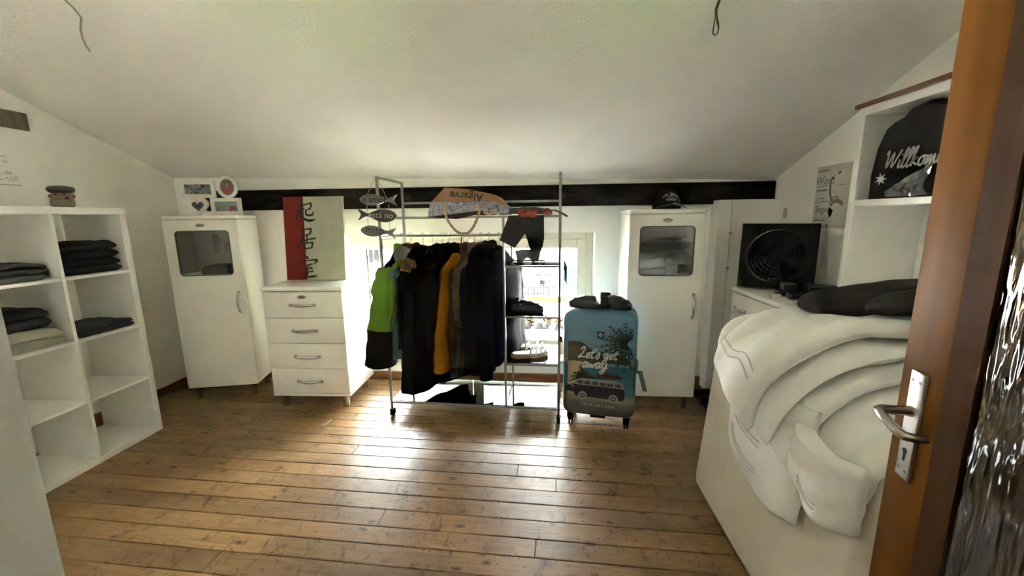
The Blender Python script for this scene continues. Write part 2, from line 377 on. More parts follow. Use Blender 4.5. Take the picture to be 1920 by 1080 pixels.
for o in [c for c in floor.children if c.dimensions.x < 0.02 or c.dimensions.y < 0.012 or c.data.vertices[0].co.y > 5]:
    bpy.data.objects.remove(o)

# ceiling slab
mb = MB(); nx, ny = 8, 8; rings = []
vs, fs = [], []
for k, dz in ((0, 0.0), (1, 0.14)):
    for i in range(nx + 1):
        for j in range(ny + 1):
            x = XL - 0.12 + (XR - XL + 0.24) * i / nx; y = -0.12 + (YB + 0.42) * j / ny
            vs.append((x, y, ceil_z(x, y) + dz))
K = (nx + 1) * (ny + 1)
for i in range(nx):
    for j in range(ny):
        a = i * (ny + 1) + j; b = a + ny + 1
        fs += [(a, a + 1, b + 1, b), (K + a, K + b, K + b + 1, K + a + 1)]
for j in range(ny): fs += [(j, K + j, K + j + 1, j + 1)]; q = nx * (ny + 1) + j; fs += [(q, q + 1, K + q + 1, K + q)]
for i in range(nx): a = i * (ny + 1); b = a + ny + 1; fs += [(a, b, K + b, K + a), (a + ny, K + a + ny, K + b + ny, b + ny)]
mb._add(vs, fs); struct('ceiling', mb, M['ceil'], 'white sloping attic ceiling with coarse plaster')

struct('wall_left', MB().box(XL - 0.12, XL, -0.05, YB + 0.3, -0.1, 3.2), M['wall'], 'white gable wall on the left')
struct('wall_right', MB().box(XR, XR + 0.12, -0.05, YB + 0.3, -0.1, 3.2), M['wall'], 'white gable wall on the right')
WX0, WX1, WZ0, WZ1 = -1.655, 0.425, 0.20, 1.262
mb = MB()
mb.box(XL, WX0, YB, YB + 0.26, -0.1, 1.9).box(WX1, XR, YB, YB + 0.26, -0.1, 1.9)
mb.box(WX0, WX1, YB, YB + 0.26, -0.1, WZ0).box(WX0, WX1, YB, YB + 0.26, WZ1, 1.9)
struct('wall_back', mb, M['wall'], 'low white knee wall around the window')
DX0, DX1 = -0.307, 0.69
mb = MB().box(XL, DX0, -0.05, YF, -0.1, 3.3).box(DX1, XR, -0.05, YF, -0.1, 3.3).box(DX0, DX1, -0.05, YF, 2.06, 3.3)
struct('wall_front', mb, M['wall'], 'white wall with the open doorway')
# the hall behind the camera
mb = MB().box(-1.3, -1.2, -2.4, -0.05, -0.1, 2.5).box(1.6, 1.7, -2.4, -0.05, -0.1, 2.5).box(-1.3, 1.7, -2.5, -2.4, -0.1, 2.5)
struct('wall_hall', mb, M['wall'], 'white walls of the hall outside the door')
struct('ceiling_hall', MB().box(-1.3, 1.7, -2.5, -0.05, 2.4, 2.52), M['ceil'], 'flat white hall ceiling')
# the storey below, which carries the room
struct('wall_lower_storey', MB().box(XL - 0.12, XR + 0.12, -2.5, YB + 0.26, -4.5, -0.12), M['wall'], 'plastered storey below the room')

struct('trim_1', MB().rbox(-2.80, XR - 0.006, YB - 0.032, YB + 0.002, 1.468, 1.632, 0.006, 1).jitter(0.004, 5), M['beam'], 'blackened timber beam running along the window wall', smooth=30)
# baseboards
mb = MB().rbox(XL, XL + 0.018, 2.56, YB - 0.02, 0.0, 0.06, 0.004, 1); struct('baseboard_left', mb, M['base'], 'brown wooden baseboard along the left wall')
struct('trim_2', MB().rbox(XL, XL + 0.018, 2.30, 2.44, 0.0, 0.085, 0.004, 1), M['base'], 'short brown baseboard offcut behind the white shelf unit')
struct('baseboard_back', MB().rbox(XL + 0.02, 1.30, YB - 0.02, YB, 0.0, 0.075, 0.004, 1), M['base'], 'brown wooden baseboard under the window')
struct('baseboard_right', MB().rbox(XR - 0.018, XR, 0.9, YB - 0.15, 0.0, 0.06, 0.004, 1), M['base'], 'brown wooden baseboard along the right wall')
# boxed-in corner on the right, with seams and small clips
bx = struct('trim_3', MB().rbox(1.30, XR - 0.002, 3.10, YB, 0.0, 1.495, 0.004, 1), M['wall'], 'white boxed-in pipe casing in the right corner')
MB().box(1.388, 1.393, 3.098, 3.101, 0.0, 1.49).build('seam', M['paper'], bx)
for z in (0.715, 0.99, 1.253): MB().rbox(1.38, 1.402, 3.088, 3.1, z - 0.006, z + 0.006, 0.003).build('clip', M['chrome'], bx)
sw = thing('wall_thermometer', 'small white thermometer strip on the right wall beside the beam', 'thermometer', (XR - 0.001, 3.06, 1.395))
MB().rbox(-0.012, 0, -0.014, 0.014, -0.036, 0.036, 0.003).build('housing', M['pvc'], sw)
MB().box(-0.0135, -0.0125, -0.003, 0.003, -0.028, 0.026).build('scale', M['gasket'], sw)

# ------------------------------------------------------------------ window
win = thing('window_1', 'wide white two-sash window behind the clothes rack', None, ((WX0 + WX1) / 2, 3.40, WZ0), kind='structure')
hw = (WX1 - WX0) / 2; H_ = WZ1 - WZ0
def frame4(x0, x1, z0, z1, w, y0, y1, wb=None):
    wb = wb or w
    return MB().rbox(x0, x0 + w, y0, y1, z0, z1, 0.004, 1).rbox(x1 - w, x1, y0, y1, z0, z1, 0.004, 1).rbox(x0 + w, x1 - w, y0, y1, z1 - w, z1, 0.004, 1).rbox(x0 + w, x1 - w, y0, y1, z0, z0 + wb, 0.004, 1)
frame4(-hw, hw, 0, H_, 0.06, -0.03, 0.05).build('frame', M['pvc'], win)
for x0, x1 in ((-hw + 0.055, -0.004), (0.004, hw - 0.055)):
    sash = frame4(x0, x1, 0.055, H_ - 0.055, 0.078, -0.045, 0.02).build('sash', M['pvc'], win)
    MB().box(x0 + 0.07, x1 - 0.07, -0.012, -0.006, 0.125, H_ - 0.125).build('pane', M['glass'], sash)
    g = 0.078
    MB().rbox(x0 + g - 0.002, x0 + g + 0.010, -0.03, -0.013, 0.135, H_ - 0.135, 0.002, 1).build('gasket', M['gasket'], sash)
MB().rbox(hw - 0.065, hw - 0.05, -0.06, -0.04, H_ - 0.20, H_ - 0.10, 0.005).build('hinge_cover', M['pvc'], win)
MB().rbox(-0.02, 0.02, -0.06, -0.045, 0.42, 0.56, 0.005).rbox(-0.012, 0.012, -0.085, -0.06, 0.36, 0.50, 0.006).build('handle', M['pvc'], win)
MB().rbox(-hw - 0.03, hw + 0.03, -0.20, -0.03, -0.03, 0.004, 0.008).build('sill', M['pvc'], win)
MB().rbox(-hw, hw, 0.05, 0.20, -0.03, -0.005, 0.004).build('outer_sill', M['alu'], win)

# ------------------------------------------------------------------ door (open, at the right)
HX, HY = 0.651, 0.194; EX, EY = 0.795, 0.90; DW = math.hypot(EX - HX, EY - HY)
dr = thing('door_1', 'open orange wooden door with hammered glass pane and metal handle', None, (HX, HY, 0.0), math.atan2(EY - HY, EX - HX), kind='structure')
# local x from hinge to lock edge, local y to the left (visible face at y = 0)
ST, T_ = 0.122, 0.042
MB().rbox(DW - ST, DW, -T_, 0, 0.012, 2.03, 0.004).build('lock_stile', M['doorwood'], dr)
MB().rbox(0.0, ST, -T_, 0, 0.012, 2.03, 0.004).build('hinge_stile', M['doorwood'], dr)
MB().rbox(ST, DW - ST, -T_, 0, 1.90, 2.03, 0.003).build('top_rail', M['doorwood'], dr)
MB().rbox(ST, DW - ST, -T_, 0, 0.012, 0.26, 0.003).build('bottom_rail', M['doorwood'], dr)
mb = MB(); z0, z1, x0, x1 = 0.26, 1.90, ST, DW - ST
prof = [(0, 0.0), (0.012, -0.004), (0.045, -0.015), (0.045, -0.030), (0, -0.030)]
rings = []
for (cx, cz, sx, sz) in ((x0, z0, 1, 1), (x1, z0, -1, 1), (x1, z1, -1, -1), (x0, z1, 1, -1)):
    rings.append([(cx + sx * d, y, cz + sz * d) for d, y in prof])
rings.append(rings[0]); mb.loft(rings, cap=False); mb.build('moulding', M['doordark'], dr, smooth=20)
MB().box(x0 + 0.03, x1 - 0.03, -0.026, -0.020, z0 + 0.03, z1 - 0.03).build('pane', M['doorglass'], dr)
# escutcheon plate, lever and keyhole
px = DW - 0.062; pl = MB().rbox(px - 0.021, px + 0.021, 0.0, 0.008, 0.822, 1.062, 0.003).build('lock_plate', M['alu'], dr)
for z in (0.842, 1.042):
    for dx in (-0.011, 0.011): MB().cyl((px + dx, 0.008, z), (px + dx, 0.0092, z), 0.0035, 10).build('screw', M['steel'], pl)
MB().cyl((px, 0.008, 0.885), (px, 0.009, 0.885), 0.006, 12).rbox(px - 0.003, px + 0.003, 0.008, 0.009, 0.862, 0.885, 0.001, 1).build('keyhole', M['black'], pl)
zs = 0.975
MB().tube([(px, 0.006, zs), (px, 0.022, zs), (px, 0.062, zs), (px - 0.004, 0.068, zs - 0.001), (px - 0.03, 0.070, zs - 0.006), (px - 0.068, 0.068, zs - 0.014), (px - 0.084, 0.062, zs - 0.017), (px - 0.088, 0.045, zs - 0.018), (px - 0.088, 0.030, zs - 0.018)],
          [0.012, 0.010, 0.0095, 0.010, 0.010, 0.0095, 0.0095, 0.009, 0.008], 12).build('lever', M['chrome'], dr)
for z in (0.3, 1.75): MB().cyl((0.0, 0.004, z - 0.05), (0.0, 0.004, z + 0.05), 0.009, 10).build('hinge', M['chrome'], dr)

# ================================================================== FURNITURE
def bow_handle(p0, p1, out, r=0.009):
    """flat chrome bow from p0 to p1 standing out along out"""
    p0, p1, out = Vector(p0), Vector(p1), Vector(out); pts = []
    for k in range(13):
        t = k / 12; pts.append(p0.lerp(p1, t) + out * (0.028 * math.sin(PI * t) ** 0.5))
    mb = MB().tube(pts, [r * (0.75 + 0.5 * math.sin(PI * k / 12)) for k in range(13)], 10)
    for p in (p0, p1): mb.cyl(p - out * 0.001, p + out * 0.006, r * 1.25, 12)
    return mb
def badge(mb_c, fr, par):
    b = MB().prism(circ(*mb_c, 0.031, 0.0135, 28), 0.0, 0.004, fr).build('badge', M['chrome'], par)
    MB().prism(circ(*mb_c, 0.023, 0.008, 24), 0.004, 0.0048, fr).build('badge_plate', M['steel'], b)

def cabinet(label, loc, rz, W=0.50, D=0.33, H=1.43, shelves=(0.52, 0.965, 1.205)):
    """tall cabinet on chrome legs with one glazed door; local origin on the floor at the middle of the door's front"""
    t = thing('tall_cabinet', label, 'cabinet', loc, rz, 'tall cream cabinets with glazed doors')
    z0 = 0.10; th = 0.018
    MB().rbox(-W / 2, W / 2, -0.004, D, H - 0.032, H, 0.012, 3).build('top_panel', M['lacq'], t)
    MB().rbox(-W / 2 + 0.004, W / 2 - 0.004, 0.024, D, z0, z0 + th, 0.004).build('bottom_panel', M['lacq'], t)
    for s in (-1, 1):
        x0 = -W / 2 + 0.004 if s < 0 else W / 2 - 0.004 - th
        MB().rbox(x0, x0 + th, 0.026, D, z0 + th, H - 0.033, 0.004).build('side_panel', M['lacq'], t)
    MB().box(-W / 2 + 0.02, W / 2 - 0.02, D - 0.008, D - 0.002, z0 + th, H - 0.033).build('back_panel', M['lacqin'], t)
    for z in shelves: MB().rbox(-W / 2 + 0.023, W / 2 - 0.023, 0.05, D - 0.01, z, z + 0.016, 0.002, 1).build('shelf', M['white'], t)
    # door: rounded slab with a rounded window
    u0, u1, v0, v1 = -W / 2, W / 2, z0 + 0.002, H - 0.036
    hx0, hx1, hz0, hz1 = -W / 2 + 0.075, W / 2 - 0.068, 0.985, 1.315
    d = MB().ring(rrect(u0, u1, v0, v1, 0.010, 6), rrect(hx0, hx1, hz0, hz1, 0.028, 6), 0.008, 0.022)
    d.ring(rrect(u0 + 0.008, u1 - 0.008, v0 + 0.004, v1 - 0.004, 0.010, 6), rrect(hx0, hx1, hz0, hz1, 0.028, 6), 0.0, 0.008)
    # rounded-off front edges
    for s in (-1, 1):
        n = 6; rings = []
        for zz in (v0 + 0.004, v1 - 0.004):
            rings.append([(s * (W / 2 - 0.008) + s * 0.008 * math.sin(PI / 2 * k / n), 0.008 - 0.008 * math.cos(PI / 2 * k / n), zz) for k in range(n + 1)] + [(s * (W / 2 - 0.008), 0.008, zz)])
        d.loft(rings)
    dd = d.build('door', M['lacq'], t, smooth=40)
    MB().prism(rrect(hx0 + 0.001, hx1 - 0.001, hz0 + 0.001, hz1 - 0.001, 0.027, 6), 0.006, 0.010).build('pane', M['cabglass'], dd)
    MB().ring(rrect(hx0 - 0.003, hx1 + 0.003, hz0 - 0.003, hz1 + 0.003, 0.030, 6), rrect(hx0 + 0.003, hx1 - 0.003, hz0 + 0.003, hz1 - 0.003, 0.025, 6), -0.0015, 0.006).build('pane_seal', M['gasket'], dd)
    bow_handle((W / 2 - 0.052, 0.0, 0.69), (W / 2 - 0.052, 0.0, 0.85), (0, -1, 0)).build('handle', M['chrome'], dd)
    fr = lambda u, v, w: (u, -w, v)
    badge((0.0, H - 0.075), fr, dd)
    for sx in (-1, 1):
        for y in (0.05, D - 0.05): MB().lathe([(0.017, 0.0), (0.019, 0.004), (0.021, 0.10)], (sx * (W / 2 - 0.05), y, 0.0), 18).build('leg', M['chrome'], t)
    return t
cabL = cabinet('tall cream cabinet in the left corner with photo frames standing on it', (-2.50, 2.79, 0), math.radians(13.5), shelves=(0.52, 0.965))
cabR = cabinet('tall cream cabinet right of the window with a black cap on it', (0.835, 2.765, 0), 0.0)

def chest(label, loc, rz, W=0.585, D=0.44, H=0.92, nd=4, hs=(0.0,), hl=0.088, bz=0.058):
    t = thing('chest_of_drawers', label, 'chest', loc, rz, 'cream chests of drawers on chrome legs')
    z0 = 0.10
    MB().rbox(-W / 2 - 0.006, W / 2 + 0.006, -0.01, D, H - 0.032, H, 0.014, 3).build('top_panel', M['lacq'], t)
    mb = MB().rbox(-W / 2, -W / 2 + 0.018, 0.02, D, z0, H - 0.033, 0.003).rbox(W / 2 - 0.018, W / 2, 0.02, D, z0, H - 0.033, 0.003)
    mb.box(-W / 2 + 0.018, W / 2 - 0.018, D - 0.01, D - 0.002, z0, H - 0.033).rbox(-W / 2, W / 2, 0.0, D, z0 - 0.004, z0 + 0.016, 0.004)
    mb.build('body', M['lacq'], t)
    hh = (H - 0.036 - z0 - 0.018) / nd
    for k in range(nd):
        a = z0 + 0.018 + k * hh
        dr_ = MB().rbox(-W / 2 + 0.001, W / 2 - 0.001, 0.0, 0.02, a + 0.0015, a + hh - 0.0015, 0.006, 3).build('drawer', M['lacq'], t)
        MB().box(-W / 2 + 0.02, W / 2 - 0.02, 0.021, D - 0.03, a + 0.02, a + hh - 0.05).build('drawer_box', M['lacqin'], dr_)
        zc = a + hh * 0.50
        for hc in hs: bow_handle((hc - hl, 0.0, zc), (hc + hl, 0.0, zc), (0, -1, 0)).build('handle', M['chrome'], dr_)
        if k == nd - 1: badge((0.0, zc + bz), lambda u, v, w: (u, -w, v), dr_)
    for sx in (-1, 1):
        for y in (0.05, D - 0.05): MB().lathe([(0.023, 0.0), (0.025, 0.004), (0.027, 0.097)], (sx * (W / 2 - 0.06), y, 0.0), 18).build('leg', M['chrome'], t)
    return t
ch1 = chest('cream four-drawer chest left of the clothes rack, canvas picture on it', (-1.70, 2.665, 0), math.radians(1.5))
ch2 = chest('cream chest of drawers at the right wall with a black fan on it', (1.262, 2.41, 0), math.radians(-90), W=0.60, hs=(-0.175, 0.175), hl=0.065, bz=0.0)

# ------------------------------------------------------------------ white cube shelf unit on the left
KX, KY = -2.568, 2.331
ks = thing('shelf_unit', 'white open shelf unit of two by four cubes at the left wall', 'shelf unit', (KX, KY, 0))
# local: front at x = 0, goes back to x = -0.39; right end at y = 0, runs to y = -0.77
t_, iw, cell = 0.038, 0.0168, 0.335
MB().rbox(-0.39, 0, -0.77, 0, 1.432, 1.47, 0.002, 1).build('top_panel', M['white'], ks)
MB().rbox(-0.39, 0, -0.77, 0, 0.0, 0.038, 0.002, 1).build('bottom_panel', M['white'], ks)
for y in (-0.77, -0.038): MB().rbox(-0.39, 0, y, y + 0.038, 0.038, 1.432, 0.002, 1).build('side_panel', M['white'], ks)
MB().rbox(-0.388, -0.001, -0.385 - iw / 2, -0.385 + iw / 2, 0.038, 1.432, 0.001, 1).build('divider', M['white'], ks)
for k in (1, 2, 3):
    z = t_ + k * (cell + iw) - iw
    for y0, y1 in ((-0.732, -0.385 - iw / 2), (-0.385 + iw / 2, -0.038)): MB().rbox(-0.388, -0.001, y0, y1, z, z + iw, 0.001, 1).build('shelf', M['white'], ks)
def shz(k): return t_ + k * (cell + iw)

# ------------------------------------------------------------------ tall bookcase on the right
bc = thing('bookcase', 'tall white bookcase behind the open door with a black bag on its top shelf', 'bookcase', (1.42, 2.01, 0))
BW, BD, BH = 0.80, 0.31, 1.845
MB().rbox(0, BD, -0.035, 0, 0, BH - 0.036, 0.002, 1).build('side_panel', M['white'], bc)
MB().rbox(0, BD, -BW, -BW + 0.035, 0, BH - 0.036, 0.002, 1).build('side_panel', M['white'], bc)
MB().rbox(0, BD, -BW, 0, BH - 0.036, BH, 0.002, 1).build('top_panel', M['white'], bc)
MB().rbox(-0.012, BD, -BW - 0.01, 0.018, BH + 0.0005, BH + 0.018, 0.002, 1).build('cover_board', M['base'], bc)
MB().box(BD - 0.006, BD, -BW + 0.035, -0.035, 0.05, BH - 0.036).build('back_panel', M['white'], bc)
MB().rbox(0.002, BD - 0.006, -BW + 0.035, -0.035, 1.418, 1.445, 0.002, 1).build('shelf', M['white'], bc)
MB().rbox(0.0, BD - 0.006, -BW + 0.035, -0.035, 0.03, 0.06, 0.002, 1).build('shelf', M['white'], bc)
MB().rbox(0.002, BD - 0.006, -BW + 0.035, -0.035, 0.72, 0.745, 0.002, 1).build('shelf', M['white'], bc)
# ================================================================== CLOTHES RACK
RX, RY, RA = -0.475, 2.56, math.radians(-2.7)
rk = thing('clothes_rack', 'grey steel clothes rack on castors with glass shelves before the window', 'clothes rack', (RX, RY, 0), RA)
RW, RD = 1.178, 0.415                       # width, depth (local x from -RW/2, local y from 0 at the front)
xl, xr, xm = -RW / 2, RW / 2, 0.232
r_ = 0.0085
def post(x, y, z0, z1, r=r_): return MB().rbox(x - r, x + r, y - r, y + r, z0, z1, 0.003, 1)
for x in (xl, xr):
    for y in (0, RD): post(x, y, 0.075, 1.648).build('post', M['steel'], rk)
    MB().rbox(x - r_, x + r_, -r_, RD + r_, 1.64, 1.657, 0.003, 1).build('top_bar', M['steel'], rk)
    MB().rbox(x - 0.006, x + 0.006, 0, RD, 1.258, 1.272, 0.002, 1).build('cross_bar', M['steel'], rk)
    MB().rbox(x - 0.006, x + 0.006, 0, RD, 0.098, 0.112, 0.002, 1).build('cross_bar', M['steel'], rk)
post(xm, 0, 0.1, 1.39, 0.007).build('inner_post', M['steel'], rk); post(xm, RD, 0.1, 1.39, 0.007).build('inner_post', M['steel'], rk)
MB().cyl((xl, RD / 2, 1.266), (xm, RD / 2, 1.266), 0.0085, 14).build('hanging_rail', M['steel'], rk)
for y in (0, RD):
    MB().rbox(xl, xr, y - 0.007, y + 0.007, 1.384, 1.399, 0.002, 1).build('shelf_rail', M['steel'], rk)
    MB().rbox(xl, xr, y - 0.005, y + 0.005, 0.098, 0.110, 0.002, 1).build('bottom_rail', M['steel'], rk)
MB().rbox(xl, xr, RD - 0.006, RD + 0.006, 1.492, 1.508, 0.002, 1).build('back_rail', M['steel'], rk)
for k in range(5):
    y = 0.03 + k * (RD - 0.06) / 4; MB().cyl((xl, y, 1.391), (xr, y, 1.391), 0.0035, 8).build('shelf_bar', M['steel'], rk)
for z in (1.081, 0.746, 0.420):
    for y in (0, RD): MB().rbox(xm, xr, y - 0.006, y + 0.006, z - 0.012, z, 0.002, 1).build('shelf_rail', M['steel'], rk)
    MB().rbox(xm + 0.004, xr - 0.004, 0.004, RD - 0.004, z + 0.0005, z + 0.006, 0.002, 1).build('glass_shelf', M['shelfglass'], rk)
MB().rbox(xl + 0.01, xm - 0.004, 0.004, RD - 0.004, 0.111, 0.116, 0.002, 1).build('glass_shelf', M['shelfglass'], rk)
MB().rbox(xm + 0.004, xr - 0.01, 0.004, RD - 0.004, 0.111, 0.116, 0.002, 1).build('glass_shelf', M['shelfglass'], rk)
MB().ell((xr + 0.012, -0.004, 0.60), 0.012, 0.010, 0.022, 12, 8).build('clamp_knob', M['black'], rk)
for x in (xl, xr):
    for y in (0, RD):
        c = MB().cyl((x, y, 0.05), (x, y, 0.08), 0.008, 10).rbox(x - 0.014, x + 0.014, y - 0.02, y + 0.022, 0.04, 0.058, 0.006).build('castor', M['black'], rk)
        MB().cyl((x - 0.012, y + 0.008, 0.024), (x + 0.012, y + 0.008, 0.024), 0.024, 18).build('wheel', M['darkplastic'], c)
def rw_(x, y, z=0.0):
    """rack-local point to the room"""
    return (RX + x * math.cos(RA) - y * math.sin(RA), RY + x * math.sin(RA) + y * math.cos(RA), z)

# ------------------------------------------------------------------ hangers and garments
CL = {}
def cloth(name, col, rough=0.9, var=0.18, bump=0.25, sheen=0.15, bscale=180):
    CL[name] = mat(name, col, rough, var=var, scale=9, bump=bump, bscale=bscale, spec=0.08); return CL[name]
cloth('lime_softshell', (0.13, 0.25, 0.03), 0.65, 0.12); cloth('black_softshell', (0.006, 0.006, 0.007), 0.7); cloth('grey_melange', (0.13, 0.125, 0.115))
cloth('pale_teal_knit', (0.10, 0.17, 0.155)); cloth('dark_olive_parka', (0.020, 0.017, 0.012)); cloth('brown_fur', (0.22, 0.14, 0.075), 1.0, 0.4, 0.9)
cloth('black_wool', (0.004, 0.004, 0.0045)); cloth('mustard_cotton', (0.23, 0.088, 0.008)); cloth('russet_flannel', (0.085, 0.036, 0.024))
cloth('olive_puffer', (0.05, 0.041, 0.03), 0.55); cloth('taupe_puffer', (0.11, 0.072, 0.048), 0.55); cloth('navy_cotton', (0.007, 0.009, 0.018)); cloth('charcoal_knit', (0.009, 0.008, 0.009))
cloth('dark_navy_coat', (0.007, 0.007, 0.012)); cloth('burgundy_lining', (0.05, 0.012, 0.014))

def garment_body(W, T, L, rng, flare=1.0, quilt=0.0, hemwave=0.02):
    ph = rng.random() * 6; k1 = rng.choice((5, 6, 7)); n = 48; rings = []
    prof = [(0.095, 0.055, 0.045), (0.12, 0.085, 0.055), (0.15, W * 0.55, 0.052), (0.18, W * 0.82, 0.055), (0.22, W * 0.97, T * 0.8), (0.30, W, T), (0.42, W * 0.97, T * 1.05)]
    m = 14
    for i in range(m + 1):
        t = i / m; z = 0.42 + (L - 0.42) * t
        if i: prof.append((z, W * (0.97 + (flare - 0.97) * t), T * (1.05 + 0.25 * t)))
    for z, hw_, ht in prof:
        amp = 0.014 * max(0, (z - 0.25) / max(L - 0.25, .01)); q = quilt * abs(math.sin(z * PI / 0.07)) if z > 0.2 else 0
        ring = []
        for j in range(n):
            a = 2 * PI * j / n; c, s_ = math.cos(a), math.sin(a)
            x = hw_ * math.copysign(abs(c) ** 0.75, c); y = ht * math.copysign(abs(s_) ** 0.85, s_)
            d = amp * math.sin(k1 * a + ph + z * 2) + amp * 0.6 * math.sin((k1 + 4) * a - ph) + q
            zz = z + (hemwave * math.sin(2 * a + ph) * (z / L) ** 6 if z > 0.5 else 0)
            ring.append((x + c * d, y + s_ * d, -zz))
        rings.append(ring)
    return MB().loft(rings)
def sleeve_path(sx, W, length, swing, spread, n=10):
    pts = []
    for i in range(n + 1):
        t = i / n; pts.append((sx * (W - 0.05 + spread * math.sin(PI * min(1, t * 1.1) / 2)), swing * t * t, -(0.20 + length * t)))
    return pts
def sleeve(sx, W, length, r0, r1, swing=0.0, spread=0.06, t0=0.0, t1=1.0, seed=0, flat=0.7):
    pts = sleeve_path(sx, W, length, swing, spread, 16); a, b = int(16 * t0), int(16 * t1); rs = []
    for i in range(17):
        t = i / 16; rs.append((r0 + (r1 - r0) * t) * (1 + 0.045 * math.sin(i * 1.9 + seed)) * (0.75 if i == 0 else 1))
    mb = MB(); mb.tube(pts[a:b + 1], rs[a:b + 1], 16, True, flat); return mb
def hanger(hx, ang, label, m, r=0.0022):
    o = rw_(hx, RD / 2, 1.2725); t = thing('clothes_hanger', label, 'hanger', o, RA + math.radians(270 - ang), 'hangers on the clothes rail')
    hk = [(0.012, 0, -0.010), (0.013, 0, 0.004), (0.006, 0, 0.014), (-0.006, 0, 0.013), (-0.013, 0, 0.002), (-0.010, 0, -0.014), (0, 0, -0.03), (0, 0, -0.135)]
    MB().tube(hk, r, 8).build('hook', m, t)
    MB().tube([(-0.15, 0, -0.205), (-0.08, 0, -0.165), (0, 0, -0.13), (0.08, 0, -0.165), (0.15, 0, -0.205)], 0.006, 8).build('shoulder_bar', m, t)
    return t
M['redwire'] = mat('red_coated_hook', (0.25, 0.03, 0.02), 0.4); M['wire'] = mat('thin_wire', (0.16, 0.15, 0.12), 0.4, 0.7)
GRP = 'clothes hanging on the rack'
def garment(name, label, cat, hx, ang, L, W, T, body, seed, sl=0.56, sr=(0.075, 0.06), hood=None, collar=None, flare=1.0, quilt=0.0, near=None, two=None, wire=None, cuff=None, dz=0.0, far_sleeve=True, fur=None):
    rng = random.Random(seed)
    hanger(hx, ang, 'hanger carrying the ' + label, wire or M['wire'], 0.0045 if wire is M['black'] else 0.0022)
    o = rw_(hx, RD / 2, 1.2575 - dz); t = thing(name, label, cat, o, RA + math.radians(270 - ang), GRP)
    b = garment_body(W, T, L, rng, flare, quilt).jitter(0.006, 7, seed)
    b.build('body', CL[body], t, smooth=60)
    near = near or {}
    for sx in ((1, -1) if far_sleeve else (1,)):
        kw = dict(length=sl, r0=sr[0], r1=sr[1], swing=rng.uniform(-0.03, 0.03), spread=0.05)
        if sx == 1: kw.update(near)
        if two and sx == 1:
            sleeve(sx, W, seed=seed, t0=0, t1=two[1], **kw).jitter(0.007, 11, seed).build('sleeve', CL[two[0]], t, smooth=60)
            sleeve(sx, W, seed=seed, t0=two[1], t1=1, **kw).jitter(0.007, 11, seed).build('lower_sleeve', CL[two[2]], t, smooth=60)
        else:
            sleeve(sx, W, seed=seed, **kw).jitter(0.007, 11, seed).build('sleeve', CL[body], t, smooth=60)
        if cuff:
            p = Vector(sleeve_path(sx, W, kw['length'], kw['swing'], kw['spread'], 16)[-1])
            MB().tube([p + Vector((0, 0, 0.012)), p, p - Vector((0, 0, 0.05))], [kw['r1'] * 0.85, kw['r1'] * 0.72, kw['r1'] * 0.68], 16, True, 0.75).build('cuff', CL[cuff], t, smooth=60)
    if collar:
        rings = []
        for k, (z, a_, c_) in enumerate(((-0.115, 0.085, 0.06), (-0.085, 0.075, 0.052), (-0.055, 0.07, 0.05), (-0.05, 0.055, 0.04))):
            rings.append([(a_ * math.cos(2 * PI * j / 20), c_ * math.sin(2 * PI * j / 20), z + 0.012 * math.cos(4 * PI * j / 20)) for j in range(20)])
        MB().loft(rings).build('collar', CL[collar], t, smooth=60)
    if hood:
        h = MB().ell((0.035, 0.0, -0.135), 0.12, 0.065, 0.075, 20, 12).jitter(0.03, 9, seed).jitter(0.012, 25, seed); h.build('hood', CL[hood], t, smooth=70)
    if fur:
        MB().ell((0.175, 0.045, -0.20), 0.06, 0.055, 0.062, 22, 16).jitter(0.016, 28, 3).jitter(0.010, 90, 9).build('fur_trim', CL[fur], t, smooth=0)
    return t
def hx_(px): return -1.027 + 0.003746 * (px - 740) - RX
g1 = garment('softshell_jacket', 'lime green and black softshell jacket at the left end of the rail', 'jacket', hx_(747), 22, 0.74, 0.20, 0.06, 'black_softshell', 1, hood=None, collar='lime_softshell',
             near=dict(length=0.67, r0=0.088, r1=0.118, swing=-0.05, spread=0.07, flat=0.85), two=('lime_softshell', 0.625, 'black_softshell'), wire=None)
MB().sheet(lambda u, v: (-0.03 + 0.25 * u + 0.03 * v, 0.088 - 0.012 * math.sin(3 * u), -0.05 - 0.15 * u - (0.12 + 0.26 * u) * v), 12, 8, 0.03).jitter(0.010, 12, 4).build('shoulder_panel', CL['lime_softshell'], g1, smooth=60)
MB().sheet(lambda u, v: (0.04 + 0.13 * u + 0.02 * v, -0.075 - 0.03 * u - 0.04 * math.sin(PI * v), -0.24 - 0.19 * v - 0.03 * u), 8, 8, 0.04).jitter(0.012, 14, 2).build('back_panel', CL['lime_softshell'], g1, smooth=60)
g2 = garment('hooded_jacket', 'light grey jacket with a pale teal scarf knotted round it', 'jacket', hx_(764), 28, 0.80, 0.20, 0.05, 'grey_melange', 2, sl=0.5, hood='grey_melange', collar='burgundy_lining', wire=M['redwire'], near=dict(length=0.30, r0=0.07, r1=0.05, spread=0.04))
sc = thing('scarf', 'pale teal scarf hanging in front of the light grey jacket', 'scarf', rw_(hx_(752), 0.03, 0.0), RA)
MB().ell((0, -0.03, 1.02), 0.042, 0.035, 0.03, 18, 12).jitter(0.02, 30, 1).build('knot', CL['pale_teal_knit'], sc, smooth=60)
for k, (dx, zl) in enumerate(((-0.012, 0.42), (0.028, 0.47))):
    MB().sheet(lambda u, v: (dx + (u - 0.5) * (0.05 + 0.05 * v) - 0.03 * v, -0.03 + 0.012 * math.sin(9 * u + k) + 0.02 * k, 1.0 - (1.0 - zl) * v), 10, 16, 0.014).build('tail', CL['pale_teal_knit'], sc, smooth=60)
